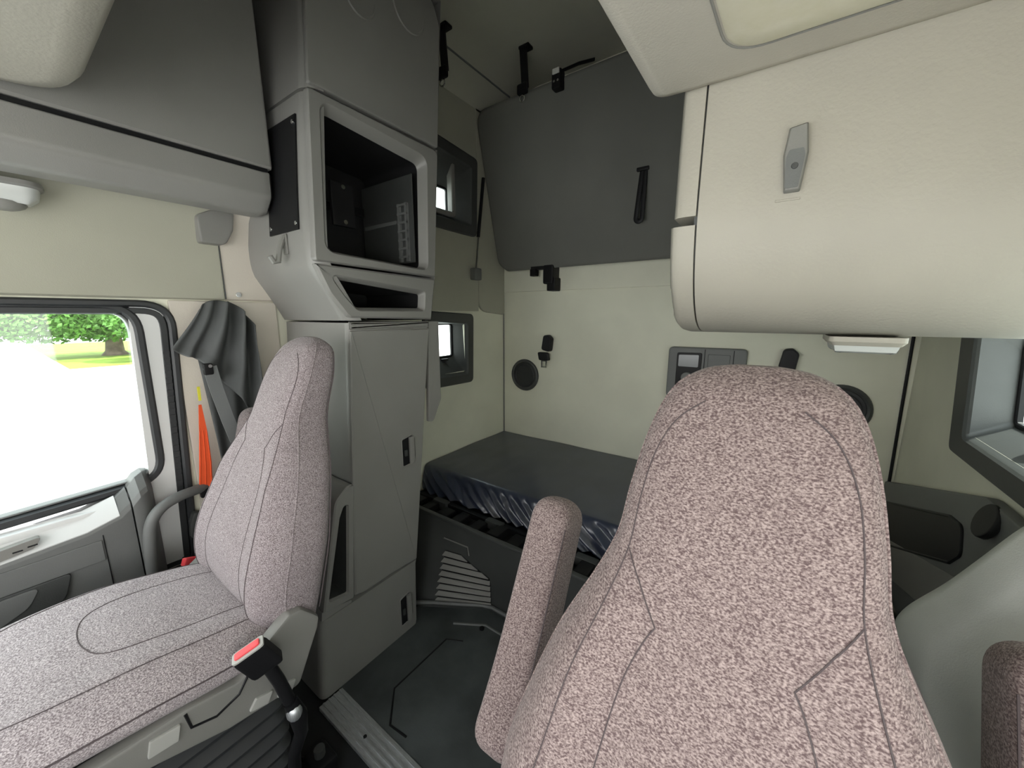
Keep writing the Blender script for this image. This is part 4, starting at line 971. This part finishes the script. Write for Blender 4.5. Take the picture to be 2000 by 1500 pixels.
g = MB(); strip(g, [(-1.655, 0.418, 1.085), (-1.655, 0.415, 0.98), (-1.652, 0.407, 0.87), (-1.650, 0.397, 0.775)], (0, 1, 0), [0.004, 0.012, 0.018, 0.020]); link('webbing', g, M['orange'], ob_)
for k in (-0.5, 0.0, 0.5):
    g = MB(); g.tube([(-1.653, 0.415+k*0.02, 0.99), (-1.650, 0.407+k*0.03, 0.87), (-1.648, 0.397+k*0.034, 0.78)], 0.0014, 5); link('woven_rib', g, M['orange'], ob_)
g = MB(); strip(g, [(-1.655, 0.421, 1.15), (-1.655, 0.420, 1.10)], (0, 1, 0), 0.004); link('yellow_tag', g, M['yellow'], ob_)
g = MB(); g.box(-1.66, -1.64, 0.378, 0.41, 0.745, 0.778, 0.005); link('lower_guide', g, M['black'], ob_)
lk = thing('belt_latch', 'red and chrome belt latch in the gap behind the passenger cushion', 'latch', (-1.47, 0.33, 0.62))
g = MB(); g.obox((-1.522, 0.300, 0.590), (0.008, 0.004, 0), (0.0, 0.022, -0.008), (0.002, 0.004, 0.014), 0.25); link('red_release', g, M['red'], lk)
g = MB(); g.obox((-1.522, 0.328, 0.578), (0.012, 0.006, -0.006), (0.0, 0.010, 0), (0.0, 0.0, 0.010), 0.25); link('chrome_tongue', g, M['chrome'], lk)
g = MB(); g.tube([(-1.522, 0.340, 0.570), (-1.522, 0.36, 0.555), (-1.525, 0.39, 0.50)], 0.012, 8); link('black_sleeve', g, M['black'], lk)
g = MB(); g.prism(rpoly([(0.335, 0.60), (0.375, 0.60), (0.385, 0.68), (0.355, 0.70), (0.34, 0.66)], 0.012, 4), 'x', -1.688, -1.655, 0.006); link('retractor_cover', g, M['dgrey'], lk)

# pale curtain tied back behind the driver seat
dc = thing('curtain', 'pale grey curtain bunched behind the right side of the driver seat', 'curtain', (0.36, 0.85, 0.9))
lef = curve([(0.485, 1.26), (0.42, 1.17), (0.345, 1.075), (0.285, 0.945), (0.243, 0.835), (0.250, 0.74), (0.275, 0.62), (0.30, 0.45), (0.32, 0.25)], 8)
def dcur(u, v):
    l = pick([(p[1], p[0]) for p in lef], v); z0, x0 = l
    x = x0+(0.485-x0)*u
    z = z0+0.05*u*(1-v)*(1-u)
    y = 0.86-0.075*math.sin(PI*min(1, u*1.15))-0.045*math.sin(u*6.0+v*8.5)*(0.3+u)-0.022*math.sin(u*13-v*6)*min(1, u*3)+0.02*noise.noise(Vector((x*7, z*5, 1.5)))
    if u < 0.12: y += 0.05*(1-u/0.12)**2
    return (x, y, z)
g = MB(); g.grid(dcur, 70, 80); o = link('draped_cloth', g, M['pcloth'], dc, smooth=80)
md = o.modifiers.new('thickness', 'SOLIDIFY'); md.thickness = 0.003
